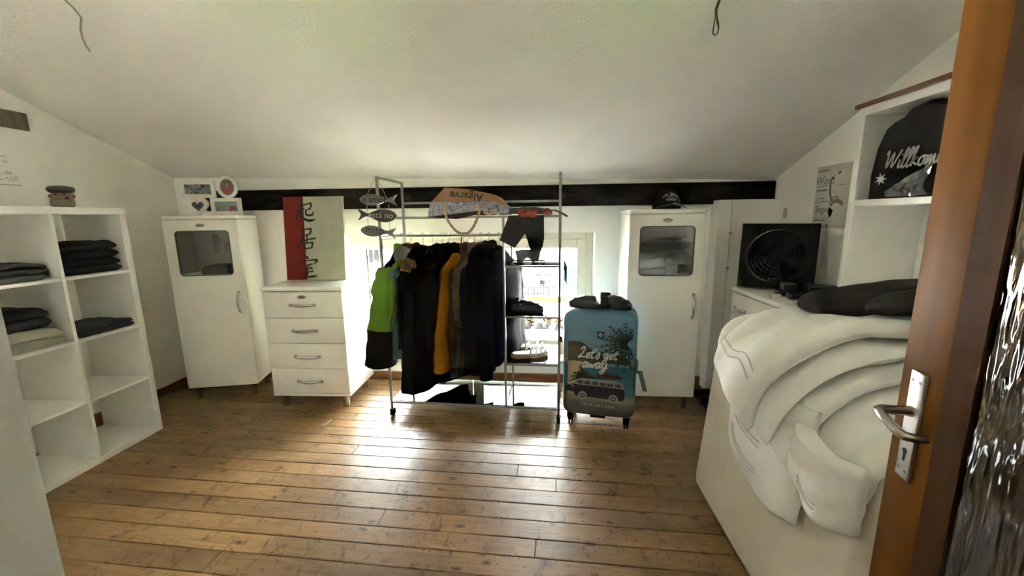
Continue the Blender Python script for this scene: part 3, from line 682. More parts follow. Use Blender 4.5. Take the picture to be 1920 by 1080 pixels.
garment('parka', 'dark olive parka with brown fur trim on the hood', 'parka', hx_(788), 30, 0.90, 0.21, 0.06, 'dark_olive_parka', 3, hood='dark_olive_parka', fur='brown_fur', near=dict(spread=0.03))
garment('long_coat', 'long black wool coat reaching lowest on the rail', 'coat', hx_(806), 32, 1.055, 0.235, 0.085, 'black_wool', 4, hood='black_wool', flare=1.25, sr=(0.09, 0.075))
garment('black_jacket', 'black jacket with a bunched collar next to the long coat', 'jacket', hx_(826), 32, 1.02, 0.225, 0.075, 'black_wool', 5, collar='black_wool', hood='black_wool', flare=1.12)
garment('dark_cardigan', 'charcoal knit cardigan behind the mustard shirt', 'cardigan', hx_(838), 30, 0.94, 0.20, 0.05, 'charcoal_knit', 6, collar='charcoal_knit')
garment('mustard_shirt', 'mustard yellow shirt with a wide hanging sleeve', 'shirt', hx_(862), 18, 0.66, 0.25, 0.035, 'mustard_cotton', 7, collar='black_softshell', wire=M['black'], near=dict(length=0.68, r0=0.032, r1=0.068, spread=0.08, swing=-0.01), sr=(0.06, 0.05), far_sleeve=False)
garment('flannel_shirt', 'russet brown flannel shirt right of the mustard shirt', 'shirt', hx_(866), 28, 0.90, 0.20, 0.05, 'russet_flannel', 8, collar='russet_flannel', near=dict(spread=0.03))
garment('puffer_jacket', 'dark olive quilted jacket between the two brown ones', 'jacket', hx_(876), 26, 0.96, 0.20, 0.045, 'olive_puffer', 9, collar='olive_puffer', quilt=0.012, near=dict(spread=0.03))
garment('puffer_jacket', 'taupe brown quilted jacket beside the navy hooded sweater', 'jacket', hx_(887), 26, 0.62, 0.20, 0.045, 'taupe_puffer', 10, collar='taupe_puffer', quilt=0.014, sl=0.35, near=dict(spread=0.03))
garment('navy_sweater', 'navy blue hooded sweater with a pointed hood', 'sweater', hx_(899), 20, 0.93, 0.21, 0.06, 'navy_cotton', 11, hood='navy_cotton')
garment('hooded_sweater', 'charcoal hooded sweater with the highest hood on the rail', 'sweater', hx_(914), 18, 0.90, 0.225, 0.08, 'charcoal_knit', 12, hood='charcoal_knit', collar='charcoal_knit', sl=0.68, sr=(0.085, 0.07), cuff='charcoal_knit', dz=-0.015)
garment('winter_coat', 'dark navy winter coat at the right end of the rail', 'coat', hx_(933), 24, 0.86, 0.225, 0.095, 'dark_navy_coat', 13, hood='dark_navy_coat', sl=0.70, cuff='dark_navy_coat', sr=(0.095, 0.078))

# ------------------------------------------------------------------ fish sign on the left post
M['fishgrey'] = wood('grey_painted_fish_wood', (0.13, 0.14, 0.13), (0.21, 0.22, 0.20), 0.7, (0.3, 1, 1), 20)
M['fishbrown'] = wood('brown_fish_wood', (0.055, 0.036, 0.026), (0.10, 0.068, 0.05), 0.7, (0.3, 1, 1), 20)
fp = rw_(xl, -0.035); fs_ = thing('fish_sign', 'hanging sign of three wooden fish with lettering on the rack post', 'sign', (fp[0], fp[1], 0.0), 0.0)
def fish(zc, xc, length, hgt, flip, m, word, tm, size, tilt, bold=0.0):
    s = -1 if flip else 1; out = []
    N_ = 16; bl = length * 0.72
    for k in range(N_ + 1): t = k / N_; out.append((-length / 2 + bl * t, hgt * (math.sin(PI * t ** 0.8) ** 0.8 if 0 < t < 1 else 0) * 0.5 + 0.004 * t))
    tail = [(length * 0.27, 0.010), (length * 0.5, hgt * 0.50), (length * 0.41, 0.0), (length * 0.5, -hgt * 0.55), (length * 0.27, -0.010)]
    low = [(u, -v * 1.05) for u, v in reversed(out[1:-1])]
    ca, sa = math.cos(tilt), math.sin(tilt)
    rt = lambda u, v: (xc + s * (u * ca) - v * sa, zc + (s * u) * sa + v * ca)
    f = MB().prism([rt(u, v) for u, v in out[:-1] + tail + low], -0.006, 0.006).build('fish', m, fs_, smooth=0)
    fr = lambda u, v, w: (rt(s * (u - s * length * 0.09), v)[0], -0.006 - w, rt(s * (u - s * length * 0.09), v)[1])
    text(word, size, fr, bold=bold).build('lettering', tm, f, smooth=0)
fish(1.508, 0.018, 0.245, 0.066, False, M['fishgrey'], "o\u2019amor", M['ink'], 0.056, -0.03, 0.0012)
fish(1.410, 0.006, 0.262, 0.078, True, M['fishbrown'], 'est\u00e1 no', M['whiteprint'], 0.056, -0.05)
fish(1.306, 0.004, 0.235, 0.066, False, M['fishgrey'], 'PEITO', M['ink'], 0.044, -0.10)
for a_, b_ in (((-0.008, 0.030, 1.645), (-0.055, 0, 1.535)), ((0.012, 0.030, 1.645), (0.075, 0, 1.515)), ((-0.06, 0, 1.485), (-0.06, 0, 1.43)), ((0.085, 0, 1.48), (0.085, 0, 1.425)), ((-0.06, 0, 1.39), (-0.06, 0, 1.325)), ((0.085, 0, 1.38), (0.082, 0, 1.315))):
    MB().tube([a_, b_], 0.0018, 6).build('cord', M['rope'], fs_)

# ------------------------------------------------------------------ beach bag lying upside down on the top shelf
M['kraft'] = mat('tan_kraft_fabric', (0.30, 0.15, 0.075), 0.8, var=0.12, scale=8, bump=0.1)
M['tiles'] = None
def tile_print():
    m, nt, N, L, p = _nodes('blue_white_tile_print')
    tc = N.new('ShaderNodeTexCoord'); v_ = N.new('ShaderNodeTexVoronoi'); v_.inputs['Scale'].default_value = 42; v_.distance = 'CHEBYCHEV'; v_.inputs['Randomness'].default_value = 0.55
    L.new(tc.outputs['Object'], v_.inputs['Vector'])
    r = N.new('ShaderNodeValToRGB'); e = r.color_ramp.elements; e[0].position = 0.12; e[0].color = (0.10, 0.12, 0.20, 1); e[1].position = 0.4; e[1].color = (0.42, 0.41, 0.45, 1)
    e2 = e.new(0.25); e2.color = (0.34, 0.34, 0.40, 1); e3 = e.new(0.55); e3.color = (0.16, 0.17, 0.25, 1)
    L.new(v_.outputs['Distance'], r.inputs['Fac']); L.new(r.outputs['Color'], p.inputs['Base Color']); p.inputs['Roughness'].default_value = 0.85; return m
M['tiles'] = tile_print(); M['burg'] = mat('dark_maroon_lining', (0.035, 0.012, 0.014), 0.9)
bo = rw_(-0.02, 0.10, 1.402); bg = thing('beach_bag', 'beach bag printed Algarve lying upside down on the top of the rack', 'bag', bo, RA)
# section polygons at the front and back; local x along the rack, z up, y depth
front = [(-0.235, 0.0), (-0.225, 0.055), (-0.195, 0.088), (0.20, 0.098), (0.275, 0.06), (0.295, 0.012)]
def bagp(pts, yo, sc=1.0): return [(x * sc, yo, z) for x, z in pts]
low = [(-0.235, -0.004), (-0.232, 0.03), (-0.215, 0.085), (0.0, 0.083), (0.19, 0.083), (0.28, 0.045), (0.30, 0.0), (0.10, 0.028), (-0.05, 0.008)]
mb = MB(); n = len(low); rings = [[(x, y, z + dz) for x, z in low] for y, dz in ((-0.105, 0.0), (-0.03, 0.006), (0.06, 0.012), (0.16, 0.0))]
mb.loft(rings); mb.build('tile_band', M['tiles'], bg, smooth=40)
top = [(-0.213, 0.086), (-0.135, 0.178), (0.0, 0.168), (0.17, 0.135), (0.215, 0.115), (0.275, 0.05), (0.19, 0.084), (0.0, 0.084)]
mb = MB().loft([[(x, y + (z - 0.085) * 0.55, z) for x, z in top] for y in (-0.103, -0.04, 0.05, 0.10)]); mb.build('kraft_panel', M['kraft'], bg, smooth=40)
def fr(u, v, w):
    z = 0.122 - v + 0.10 * u; return (0.015 - u, -0.1035 + (z - 0.085) * 0.55 - w - 0.0008, z)
text('Algarve', 0.068, fr, bold=0.001, space=1.05).build('lettering', M['ink'], bg, smooth=0)
mb = MB().loft([[(x, y, z) for x, z in [(-0.24, -0.006), (-0.05, -0.022), (0.06, 0.0), (0.29, 0.002), (0.10, 0.03), (-0.05, 0.012)]] for y in (-0.108, 0.10)]); mb.build('lining', M['burg'], bg, smooth=40)
pts = [(-0.115, -0.112, 0.055), (-0.115, -0.125, 0.02), (-0.10, -0.13, -0.03), (-0.06, -0.13, -0.085), (-0.02, -0.13, -0.112), (0.03, -0.13, -0.108), (0.065, -0.13, -0.07), (0.09, -0.13, -0.02), (0.105, -0.128, 0.02), (0.10, -0.115, 0.06)]
P = [Vector(p) for p in pts]; Q = []
for i in range(len(P) - 1):
    p0, p1, p2, p3 = P[max(i - 1, 0)], P[i], P[i + 1], P[min(i + 2, len(P) - 1)]
    for k in range(6):
        t = k / 6; Q.append(0.5 * ((2 * p1) + (p2 - p0) * t + (2 * p0 - 5 * p1 + 4 * p2 - p3) * t * t + (3 * p1 - p0 - 3 * p2 + p3) * t ** 3))
MB().tube(Q, [0.0085 + 0.0012 * math.sin(i * 2.1) for i in range(len(Q))], 10).build('rope_handle', M['rope'], bg)
for x in (-0.115, 0.10): MB().ell((x, -0.113, 0.055), 0.018, 0.008, 0.015, 12, 8).jitter(0.004, 60).build('rope_knot', M['rope'], bg)
MB().tube([(0.13, -0.112, 0.02), (0.16, -0.12, 0.008), (0.20, -0.12, 0.014), (0.235, -0.115, 0.006)], 0.009, 10).build('rope_end', M['rope'], bg)

# ------------------------------------------------------------------ neoprene shorts over the top rail
M['neo'] = mat('black_neoprene', (0.010, 0.0085, 0.008), 0.75, bump=0.15, bscale=250); M['flor'] = mat('orange_floral_print', (0.22, 0.045, 0.02), 0.8, var=0.7, scale=45)
M['band'] = mat('olive_waistband', (0.055, 0.05, 0.035), 0.8, var=0.3, scale=30)
so = rw_(0.375, -0.012, 1.40); sh = thing('swim_shorts', 'black neoprene shorts with orange print folded over the rack rail', 'shorts', so, RA)
left = [(-0.105, 0.0), (-0.165, -0.155), (-0.07, -0.205), (-0.005, -0.115), (0.02, 0.0)]; right = [(0.02, 0.0), (-0.005, -0.115), (0.012, -0.16), (0.03, -0.222), (0.10, -0.222), (0.115, -0.15), (0.112, 0.0)]
MB().prism(left, -0.012, 0.004).jitter(0.003, 20).build('leg', M['neo'], sh, smooth=0); MB().prism(right, -0.014, 0.004).jitter(0.003, 20).build('leg', M['neo'], sh, smooth=0)
MB().sheet(lambda u, v: (-0.115 + 0.235 * u, -0.014 + 0.20 * v, 0.004 + 0.05 * math.sin(PI * min(1, v * 2.2) / 2) * (0.75 + 0.25 * math.sin(PI * u)) - 0.02 * v), 18, 12, 0.012).jitter(0.006, 18).build('waist', M['band'], sh, smooth=60)
MB().sheet(lambda u, v: (-0.05 + 0.12 * u, -0.021 + 0.02 * v, -0.012 + 0.048 * v), 10, 6, 0.006).jitter(0.006, 30).build('print', M['flor'], sh, smooth=60)
MB().ell((0.135, -0.012, 0.018), 0.028, 0.012, 0.022, 12, 8).jitter(0.006, 40).build('print', M['flor'], sh)
MB().tube([(0.14, -0.02, 0.024), (0.18, -0.02, 0.027), (0.225, -0.02, 0.008), (0.258, -0.02, -0.012)], [0.004, 0.004, 0.006, 0.007], 8).build('drawstring', M['band'], sh)

# ------------------------------------------------------------------ goggles, sandals on the glass shelves
go = rw_(0.375, 0.14, 1.088); gg = thing('swim_goggles', 'black diving mask standing on the upper glass shelf', 'mask', go, RA)
M['lens'] = mat('dark_lens', (0.05, 0.048, 0.05), 0.12, var=0.1, coat=0.6)
outl = [(-0.085, 0.078), (-0.04, 0.084), (0.04, 0.084), (0.088, 0.080), (0.078, 0.03), (0.070, 0.010), (0.03, 0.0), (0.016, 0.024), (0.0, 0.032), (-0.016, 0.024), (-0.03, 0.0), (-0.068, 0.010), (-0.074, 0.03)]
MB().prism(outl, -0.02, 0.015).build('frame', M['black'], gg, smooth=30)
inn = [(u * 0.86, 0.010 + v * 0.84) for u, v in outl]; MB().prism(inn, -0.0225, -0.02).build('lens', M['lens'], gg)
MB().tube([(-0.075, 0.0, 0.012), (-0.10, 0.02, 0.008), (-0.06, 0.04, 0.006), (0.02, 0.05, 0.006), (0.10, 0.03, 0.006), (0.115, -0.01, 0.006), (0.085, -0.012, 0.016)], 0.0055, 8, True, 0.6).build('strap', M['black'], gg)
MB().ell((-0.055, -0.012, 0.012), 0.024, 0.018, 0.014, 12, 8).jitter(0.005, 50).build('buckle', M['black'], gg)

def sole(length, wid, th, m, par, name='sole', z=0.0, curl=0.0):
    rings = []; n = 16
    for i in range(n + 1):
        t = i / n; x = length * (t - 0.5); w = wid * (0.62 + 0.38 * math.sin(PI * min(1, 0.15 + 0.8 * t)) ) * math.sqrt(max(0.02, 1 - (2 * t - 1) ** 8)) * (0.78 if t < 0.45 else 0.78 + 0.22 * min(1, (t - 0.45) / 0.25))
        zz = z + curl * (abs(t - 0.5) * 2) ** 2; rings.append([(x, -w / 2, zz), (x, w / 2, zz), (x, w / 2, zz + th), (x, -w / 2, zz + th)])
    return MB().loft(rings).build(name, m, par, smooth=40)
def strap(par, x, w, h, wid, m, name='strap', z=0.02):
    def fn(u, v): a = PI * u; return (x + wid * (v - 0.5) + 0.01 * math.sin(a), -w / 2 * math.cos(a), z + h * math.sin(a) ** 0.8)
    return MB().sheet(fn, 14, 4, 0.006, 0.2).build(name, m, par, smooth=60)
def sandal(label, loc, rz, m, ms, kind=0, rot=None, group=None, length=0.27):
    t = thing('sandal', label, 'sandal', loc, rz, group, rot=rot)
    sole(length, 0.098, 0.026, ms, t, curl=0.006); sole(length * 0.95, 0.088, 0.006, m, t, 'footbed', 0.027, 0.006)
    for x, h in ((-0.015, 0.058), (0.06, 0.046)) if kind == 0 else ((-0.01, 0.06), (0.03, 0.055), (0.065, 0.05), (0.095, 0.04)):
        strap(t, x, 0.094, h, 0.058 if kind == 0 else 0.012, m)
    if kind == 0:
        MB().sheet(lambda u, v: (0.015 + 0.112 * v, -0.047 * math.cos(PI * u) * (1 - 0.45 * v * v), 0.03 + 0.050 * math.sin(PI * u) ** 0.7 * (1 - 0.72 * v ** 1.5)), 16, 10, 0.006, 0.15).build('toe_cap', m, t, smooth=60)
        MB().sheet(lambda u, v: (-length / 2 + 0.012 + 0.05 * (1 - math.sin(PI * u)) * 0.9, -0.04 * math.cos(PI * u), 0.03 + 0.05 * v), 12, 4, 0.006, 0.2).build('heel_strap', m, t, smooth=60)
        MB().rbox(-0.035, -0.005, -0.052, -0.047, 0.045, 0.062, 0.002).build('buckle', M['chrome'], t)
    return t
M['blackleather'] = mat('black_leather', (0.011, 0.011, 0.012), 0.32, bump=0.1); M['blacksole'] = mat('black_rubber_sole', (0.008, 0.008, 0.008), 0.7); M['whiteleather'] = mat('white_leather', (0.55, 0.52, 0.48), 0.5); M['cork'] = mat('tan_cork', (0.30, 0.2, 0.11), 0.8, var=0.2, scale=60)
sandal('black sandal lying on the middle glass shelf', rw_(0.36, 0.12, 0.753), RA + math.radians(-25), M['blackleather'], M['blacksole'])
tw = thing('towel', 'pale blue folded cloth behind the black sandal', 'cloth', rw_(0.30, 0.28, 0.753), RA)
M['paleblue'] = mat('pale_blue_cotton', (0.32, 0.40, 0.44), 0.9, bump=0.2)
MB().sheet(lambda u, v: (-0.055 + 0.11 * u, -0.06 + 0.12 * v, 0.018 + 0.008 * math.sin(6 * u)), 8, 8, 0.03, 0.25).build('fold', M['paleblue'], tw, smooth=60)
sandal('white strappy sandal pointing right on the lowest glass shelf', rw_(0.385, 0.13, 0.427), RA + math.radians(22), M['whiteleather'], M['cork'], 1, group='white sandals on the rack')
sandal('white strappy sandal at the back left of the lowest glass shelf', rw_(0.36, 0.27, 0.427), RA + math.radians(-8), M['whiteleather'], M['cork'], 1, group='white sandals on the rack')
# ================================================================== CANVAS PICTURE
cv = thing('canvas_picture', 'red and white canvas with three black Chinese characters on the chest', 'picture', (-1.768, 2.985, 0.921), rot=(math.radians(-5), 0, math.radians(1.5)))
CW, CH = 0.475, 0.645; M['canvasred'] = mat('dark_red_canvas', (0.17, 0.012, 0.008), 0.85, bump=0.15, bscale=300); M['canvaswhite'] = mat('pale_canvas', (0.44, 0.43, 0.33), 0.85, bump=0.15, bscale=300)
MB().rbox(-CW / 2 + 0.34 * CW, CW / 2, 0.0, 0.02, 0, CH, 0.002, 1).build('white_field', M['canvaswhite'], cv)
MB().rbox(-CW / 2, -CW / 2 + 0.34 * CW - 0.0005, 0.0, 0.02, 0, CH, 0.002, 1).build('red_field', M['canvasred'], cv)
def cvuv(x, y):
    t = (y - 56) / 980; l = 70 + 58 * t; r = 795 + 35 * t
    return (-CW / 2 + CW * (x - l) / (r - l), CH * (1 - t))
frc = lambda u, v, w: (u, -0.0006 - w, v)
STROKES = [[([(250, 168), (345, 150)], (9, 13)), ([(292, 82), (294, 140), (288, 215)], (10, 14)), ([(215, 228), (275, 215), (338, 192)], (9, 13)), ([(290, 215), (286, 275)], (13, 11)), ([(268, 232), (255, 275), (226, 318)], (15, 5)), ([(258, 262), (300, 292), (350, 322), (405, 335), (470, 322)], (7, 12, 20, 26, 6)), ([(288, 242), (328, 234)], (9, 9)),
            ([(345, 148), (385, 138), (424, 134)], (10, 15)), ([(420, 134), (416, 165), (406, 208)], (18, 11)), ([(350, 212), (412, 197)], (9, 11)), ([(356, 208), (354, 245), (368, 270), (408, 274), (440, 262), (442, 226)], (14, 15, 17, 17, 14, 4))],
           [([(312, 442), (360, 434), (418, 430)], (9, 14)), ([(416, 432), (412, 465), (400, 500)], (17, 10)), ([(326, 508), (410, 492)], (9, 10)), ([(320, 440), (320, 510), (305, 575), (240, 672)], (14, 14, 12, 4)), ([(310, 575), (380, 558), (472, 542)], (9, 14)), ([(370, 505), (367, 560), (364, 600)], (13, 11)), ([(340, 602), (346, 668)], (13, 11)), ([(342, 604), (385, 598), (440, 590)], (9, 14)), ([(438, 590), (432, 625), (424, 662)], (16, 11)), ([(346, 664), (426, 655)], (11, 11))],
           [([(358, 752), (372, 768), (384, 790)], (6, 19, 12)), ([(304, 796), (300, 818), (286, 846)], (7, 16, 8)), ([(300, 822), (370, 808), (455, 796), (488, 804), (470, 826), (452, 845)], (8, 9, 14, 19, 12, 4)), ([(330, 868), (380, 858), (434, 846)], (8, 12)), ([(398, 852), (375, 885), (345, 908), (390, 902), (430, 888)], (12, 10, 9, 11, 12)), ([(402, 878), (432, 908)], (8, 18)), ([(315, 960), (375, 945), (444, 930)], (8, 14)), ([(376, 905), (374, 955), (371, 1002)], (14, 11)), ([(298, 1014), (380, 1004), (440, 994), (490, 988)], (9, 13, 21, 8))]]
for k, chars in enumerate(STROKES):
    mb = MB()
    for pts, w in chars:
        ws = [x * 1.45 * CW / 720 for x in w]; mb.stroke([cvuv(*p) for p in pts], ws, frc, smooth=4 if len(pts) > 2 else 0)
    mb.build('character', M['ink'], cv, smooth=0)

# ================================================================== COLLAGE FRAME on the left cabinet
_ca = math.radians(13.5)
cf = thing('photo_frame', 'white collage frame of four small photos on the left cabinet', 'photo frame', (-2.50, 2.89, 1.431), _ca)
M['frame'] = mat('white_frame_lacquer', (0.74, 0.72, 0.64), 0.35)
def photo(name, cols, sc=40):
    m, nt, N, L, p = _nodes(name); tc = N.new('ShaderNodeTexCoord'); n = N.new('ShaderNodeTexNoise'); n.inputs['Scale'].default_value = sc; n.inputs['Detail'].default_value = 3
    L.new(tc.outputs['Object'], n.inputs['Vector']); r = N.new('ShaderNodeValToRGB'); e = r.color_ramp.elements
    while len(e) < len(cols): e.new(0.5)
    for k, c in enumerate(cols): e[k].position = 0.32 + 0.36 * k / (len(cols) - 1); e[k].color = (*c, 1)
    L.new(n.outputs['Fac'], r.inputs['Fac']); L.new(r.outputs['Color'], p.inputs['Base Color']); p.inputs['Roughness'].default_value = 0.25; return m
PH = [photo('photo_of_sea', [(0.02, 0.03, 0.035), (0.10, 0.13, 0.15), (0.24, 0.28, 0.28), (0.10, 0.09, 0.07)]), photo('photo_of_town', [(0.06, 0.02, 0.02), (0.22, 0.20, 0.19), (0.16, 0.20, 0.21), (0.30, 0.30, 0.28)]), photo('photo_dark', [(0.02, 0.02, 0.025), (0.06, 0.06, 0.08), (0.16, 0.16, 0.14)], 60), photo('photo_backdrop', [(0.14, 0.12, 0.09), (0.22, 0.20, 0.15)])]
M['skin'] = mat('photo_skin_tone', (0.28, 0.14, 0.10), 0.3); M['redtop'] = mat('photo_red_top', (0.20, 0.02, 0.02), 0.3); M['hair'] = mat('photo_hair', (0.04, 0.03, 0.02), 0.3); M['photosky'] = mat('photo_sky_blue', (0.20, 0.25, 0.27), 0.3)
def rectframe(u0, u1, v0, v1, w, m):
    f = MB().ring(rrect(u0, u1, v0, v1, 0.003, 2), rrect(u0 + w, u1 - w, v0 + w, v1 - w, 0.002, 2), 0.0, 0.016).build('frame', M['frame'], cf, smooth=30)
    MB().box(u0 + w - .002, u1 - w + .002, 0.008, 0.011, v0 + w - .002, v1 - w + .002).build('photo', m, f); return f
rectframe(-0.175, 0.058, 0.127, 0.252, 0.027, PH[0])
f2 = rectframe(0.015, 0.225, 0.0, 0.126, 0.027, PH[1])
MB().prism([(0.044, 0.070), (0.196, 0.066), (0.196, 0.097), (0.044, 0.097)], 0.0072, 0.0078).build('photo_sky', M['photosky'], f2)
MB().prism([(0.15, 0.03)] + [(0.165 + 0.022 * math.cos(a / 8 * PI), 0.045 + 0.022 * math.sin(a / 8 * PI)) for a in range(9)] + [(0.143, 0.03)], 0.0064, 0.0070).build('photo_roof', M['redtop'], f2)
f3 = MB().ring(circ(0.142, 0.205, 0.072, 0.082, 40), circ(0.142, 0.205, 0.049, 0.060, 40), 0.0, 0.016).build('oval_frame', M['frame'], cf, smooth=30)
MB().prism(circ(0.142, 0.205, 0.051, 0.062, 40), 0.008, 0.011).build('photo', PH[3], f3)
MB().prism([(0.099, 0.190), (0.11, 0.202), (0.13, 0.208), (0.16, 0.208), (0.178, 0.198), (0.185, 0.185), (0.165, 0.155), (0.142, 0.147), (0.118, 0.156)], 0.0070, 0.0078).build('photo_clothes', M['redtop'], f3)
MB().prism(circ(0.143, 0.227, 0.020, 0.023, 24), 0.0062, 0.0068).build('photo_hair', M['hair'], f3); MB().prism(circ(0.143, 0.222, 0.0155, 0.019, 24), 0.0054, 0.0060).build('photo_face', M['skin'], f3)
def heart(cx, cz, s): return [(cx + s * 0.0625 * 16 * math.sin(a) ** 3, cz + s * 0.0625 * (13 * math.cos(a) - 5 * math.cos(2 * a) - 2 * math.cos(3 * a) - math.cos(4 * a))) for a in [2 * PI * k / 40 for k in range(40)]]
f4 = MB().ring(heart(-0.073, 0.066, 0.074), heart(-0.073, 0.067, 0.042), 0.0, 0.016).build('heart_frame', M['frame'], cf, smooth=30)
MB().prism(heart(-0.073, 0.067, 0.044), 0.008, 0.011).build('photo', PH[2], f4)

# small case inside the left cabinet, cloths inside the right one
ic = thing('storage_case', 'black flat case seen through the glass of the left cabinet', 'case', (-2.50 + 0.05 * math.cos(_ca) - 0.17 * math.sin(_ca), 2.79 + 0.05 * math.sin(_ca) + 0.17 * math.cos(_ca), 0.982), _ca)
MB().loft([[(-0.13 + d, -0.09, z), (0.13 - d, -0.09, z), (0.13 - d, 0.09, z), (-0.13 + d, 0.09, z)] for d, z in ((0.0, 0.0), (0.003, 0.045), (0.02, 0.062), (0.03, 0.066))]).build('shell', M['darkplastic'], ic, smooth=30)
MB().rbox(-0.02, 0.02, -0.095, -0.088, 0.026, 0.036, 0.003).build('latch', M['steel'], ic)
M['linen'] = mat('grey_white_linen', (0.34, 0.34, 0.34), 0.9, var=0.25, scale=14, bump=0.3, bscale=40)
fc = thing('folded_linen', 'crumpled white cloth behind the glass of the right cabinet', 'linen', (0.845, 2.94, 0.982))
MB().sheet(lambda u, v: (-0.19 + 0.38 * u, -0.12 + 0.2 * v, 0.03 + 0.10 * (u * 0.9 + 0.1) * math.sin(PI * min(1, 0.1 + v * 0.9)) ** 0.5), 24, 14, 0.05, 0.15).jitter(0.02, 14, 5).build('cloth', M['linen'], fc, smooth=70)
bx_ = thing('cardboard_card', 'small pale card standing in the right cabinet', 'card', (0.90, 2.83, 0.982), 0.3)
MB().rbox(-0.045, 0.045, 0, 0.004, 0, 0.11, 0.001, 1).build('card', M['paper'], bx_)

# ================================================================== FOLDED CLOTHES in the cube shelf
def folded(name, label, cat, y0, y1, z, h, layers, m, x0=-0.30, x1=-0.015, seed=0, group=None, slope=0.0):
    """folded garment: layers with rounded fold edges at the front; local to the shelf unit's place"""
    t = thing(name, label, cat, (KX, KY, z + 0.001), 0.0, group)
    lh = h / layers; rg = random.Random(seed)
    for k in range(layers):
        dx, dy0, dy1 = rg.uniform(-0.02, 0.0), rg.uniform(0, 0.014), rg.uniform(-0.014, 0); rings = []
        xa, xb, ya, yb = x0, x1 + dx, y0 + dy0, y1 + dy1; r = lh * 0.5; ny_ = 14
        for j in range(ny_ + 1):
            q = j / ny_; e = min(1.0, min(q, 1 - q) * 16 + 0.55); y = ya + (yb - ya) * q; sag = 0.006 * math.sin(5 * q + seed + k) * (k > 0) - 0.10 * h * (2 * q - 1) ** 4
            ring = []
            for i in range(9):                           # rounded fold at the front
                a_ = -PI / 2 + PI * i / 8; ring.append((xb - r + r * math.cos(a_), y, lh * (k + 0.5) + r * e * math.sin(a_) + sag * (k > 0)))
            for i in range(7):
                f_ = i / 6; ring.append((xb - r - (xb - r - xa) * f_, y, lh * (k + 0.5) + r * e + sag * (k > 0) + 0.003 * math.sin(11 * f_ + 7 * q + seed)))
            ring.append((xa, y, lh * (k + 0.5) - r * e)); rings.append(ring)
        MB().loft(rings).jitter(0.003 if k else 0.0008, 14, seed + k).build('fold', m, t, smooth=50)
    return t
M['blackdenim'] = mat('black_denim', (0.007, 0.007, 0.008), 0.9, bump=0.2); M['navydenim'] = mat('navy_denim', (0.016, 0.021, 0.028), 0.9, bump=0.2); M['greyknit'] = mat('dark_grey_knit', (0.035, 0.04, 0.036), 0.95, bump=0.3); M['greyshirt'] = mat('mid_grey_jersey', (0.10, 0.11, 0.10), 0.95, bump=0.2); M['cream'] = mat('cream_towelling', (0.42, 0.43, 0.33), 0.95, bump=0.5, bscale=260)
R0, R1, L0, L1 = -0.372, -0.05, -0.722, -0.40
folded('folded_jeans', 'black folded jeans at the bottom of the top right cube', 'jeans', R0, R1 + 0.005, shz(3), 0.085, 2, M['blackdenim'], seed=1, group='black jeans in the top right cube')
folded('folded_jeans', 'black folded jeans lying on top of another black pair', 'jeans', R0 - 0.004, R1 - 0.012, shz(3) + 0.088, 0.095, 2, M['blackdenim'], seed=2, x1=-0.004, group='black jeans in the top right cube')
folded('folded_shirt', 'mid grey folded shirt lying flat in the top left cube', 'shirt', L0, L1 - 0.02, shz(3), 0.028, 1, M['greyshirt'], seed=3)
folded('folded_sweater', 'dark grey folded sweater on the grey shirt in the top left cube', 'sweater', L0, L1 - 0.015, shz(3) + 0.03, 0.06, 2, M['greyknit'], seed=4)
folded('folded_towel', 'cream folded towel in the second left cube', 'towel', L0, L1 - 0.03, shz(2), 0.10, 2, M['cream'], seed=5, x1=0.0)
folded('folded_trousers', 'black folded trousers on the cream towel', 'trousers', L0, L1 - 0.055, shz(2) + 0.104, 0.115, 2, M['blackdenim'], seed=6)
folded('folded_jeans', 'single navy folded jeans in the second right cube', 'jeans', R0 + 0.004, R1 + 0.004, shz(2), 0.055, 2, M['navydenim'], seed=7, x1=0.0)

# ================================================================== SAILOR HEAD FIGURINE on the shelf unit
fg = thing('sailor_figurine', 'small bearded sailor head figurine with dark cap on the shelf unit', 'figurine', (-2.62, 2.055, 1.4705), math.radians(42))
M['figskin'] = mat('painted_skin', (0.26, 0.12, 0.07), 0.5, var=0.2); M['figbeard'] = mat('painted_grey_beard', (0.20, 0.17, 0.13), 0.7, var=0.3, scale=60, bump=0.5, bscale=90); M['figcap'] = mat('painted_dark_cap', (0.022, 0.018, 0.016), 0.5)
# local -y is the face side after turning to the room
MB().ell((0, 0, 0.056), 0.044, 0.042, 0.042, 18, 12).build('head', M['figskin'], fg, smooth=60)
MB().lathe([(0.036, 0.0), (0.044, 0.006), (0.050, 0.022), (0.046, 0.038), (0.040, 0.044)], (0, -0.004, 0), 22).jitter(0.004, 70).build('beard', M['figbeard'], fg, smooth=60)
MB().ell((0, -0.046, 0.057), 0.010, 0.013, 0.010, 12, 8).build('nose', M['figskin'], fg, smooth=60)
MB().tube([(-0.024, -0.040, 0.046), (-0.010, -0.050, 0.049), (0, -0.052, 0.050), (0.010, -0.050, 0.049), (0.026, -0.040, 0.045)], [0.004, 0.008, 0.007, 0.008, 0.004], 10).build('moustache', M['figbeard'], fg)
for s in (-1, 1):
    MB().ell((s * 0.016, -0.038, 0.068), 0.006, 0.004, 0.004, 10, 6).build('eye', M['ink'], fg); MB().tube([(s * 0.008, -0.042, 0.074), (s * 0.024, -0.036, 0.073)], 0.003, 8).build('eyebrow', M['figbeard'], fg); MB().ell((s * 0.045, 0, 0.058), 0.006, 0.009, 0.012, 10, 6).build('ear', M['figskin'], fg)
MB().lathe([(0.042, 0.078), (0.049, 0.082), (0.055, 0.092), (0.054, 0.102), (0.044, 0.110), (0.02, 0.114), (0.002, 0.115)], (0, 0, 0), 24).build('cap', M['figcap'], fg, smooth=60)
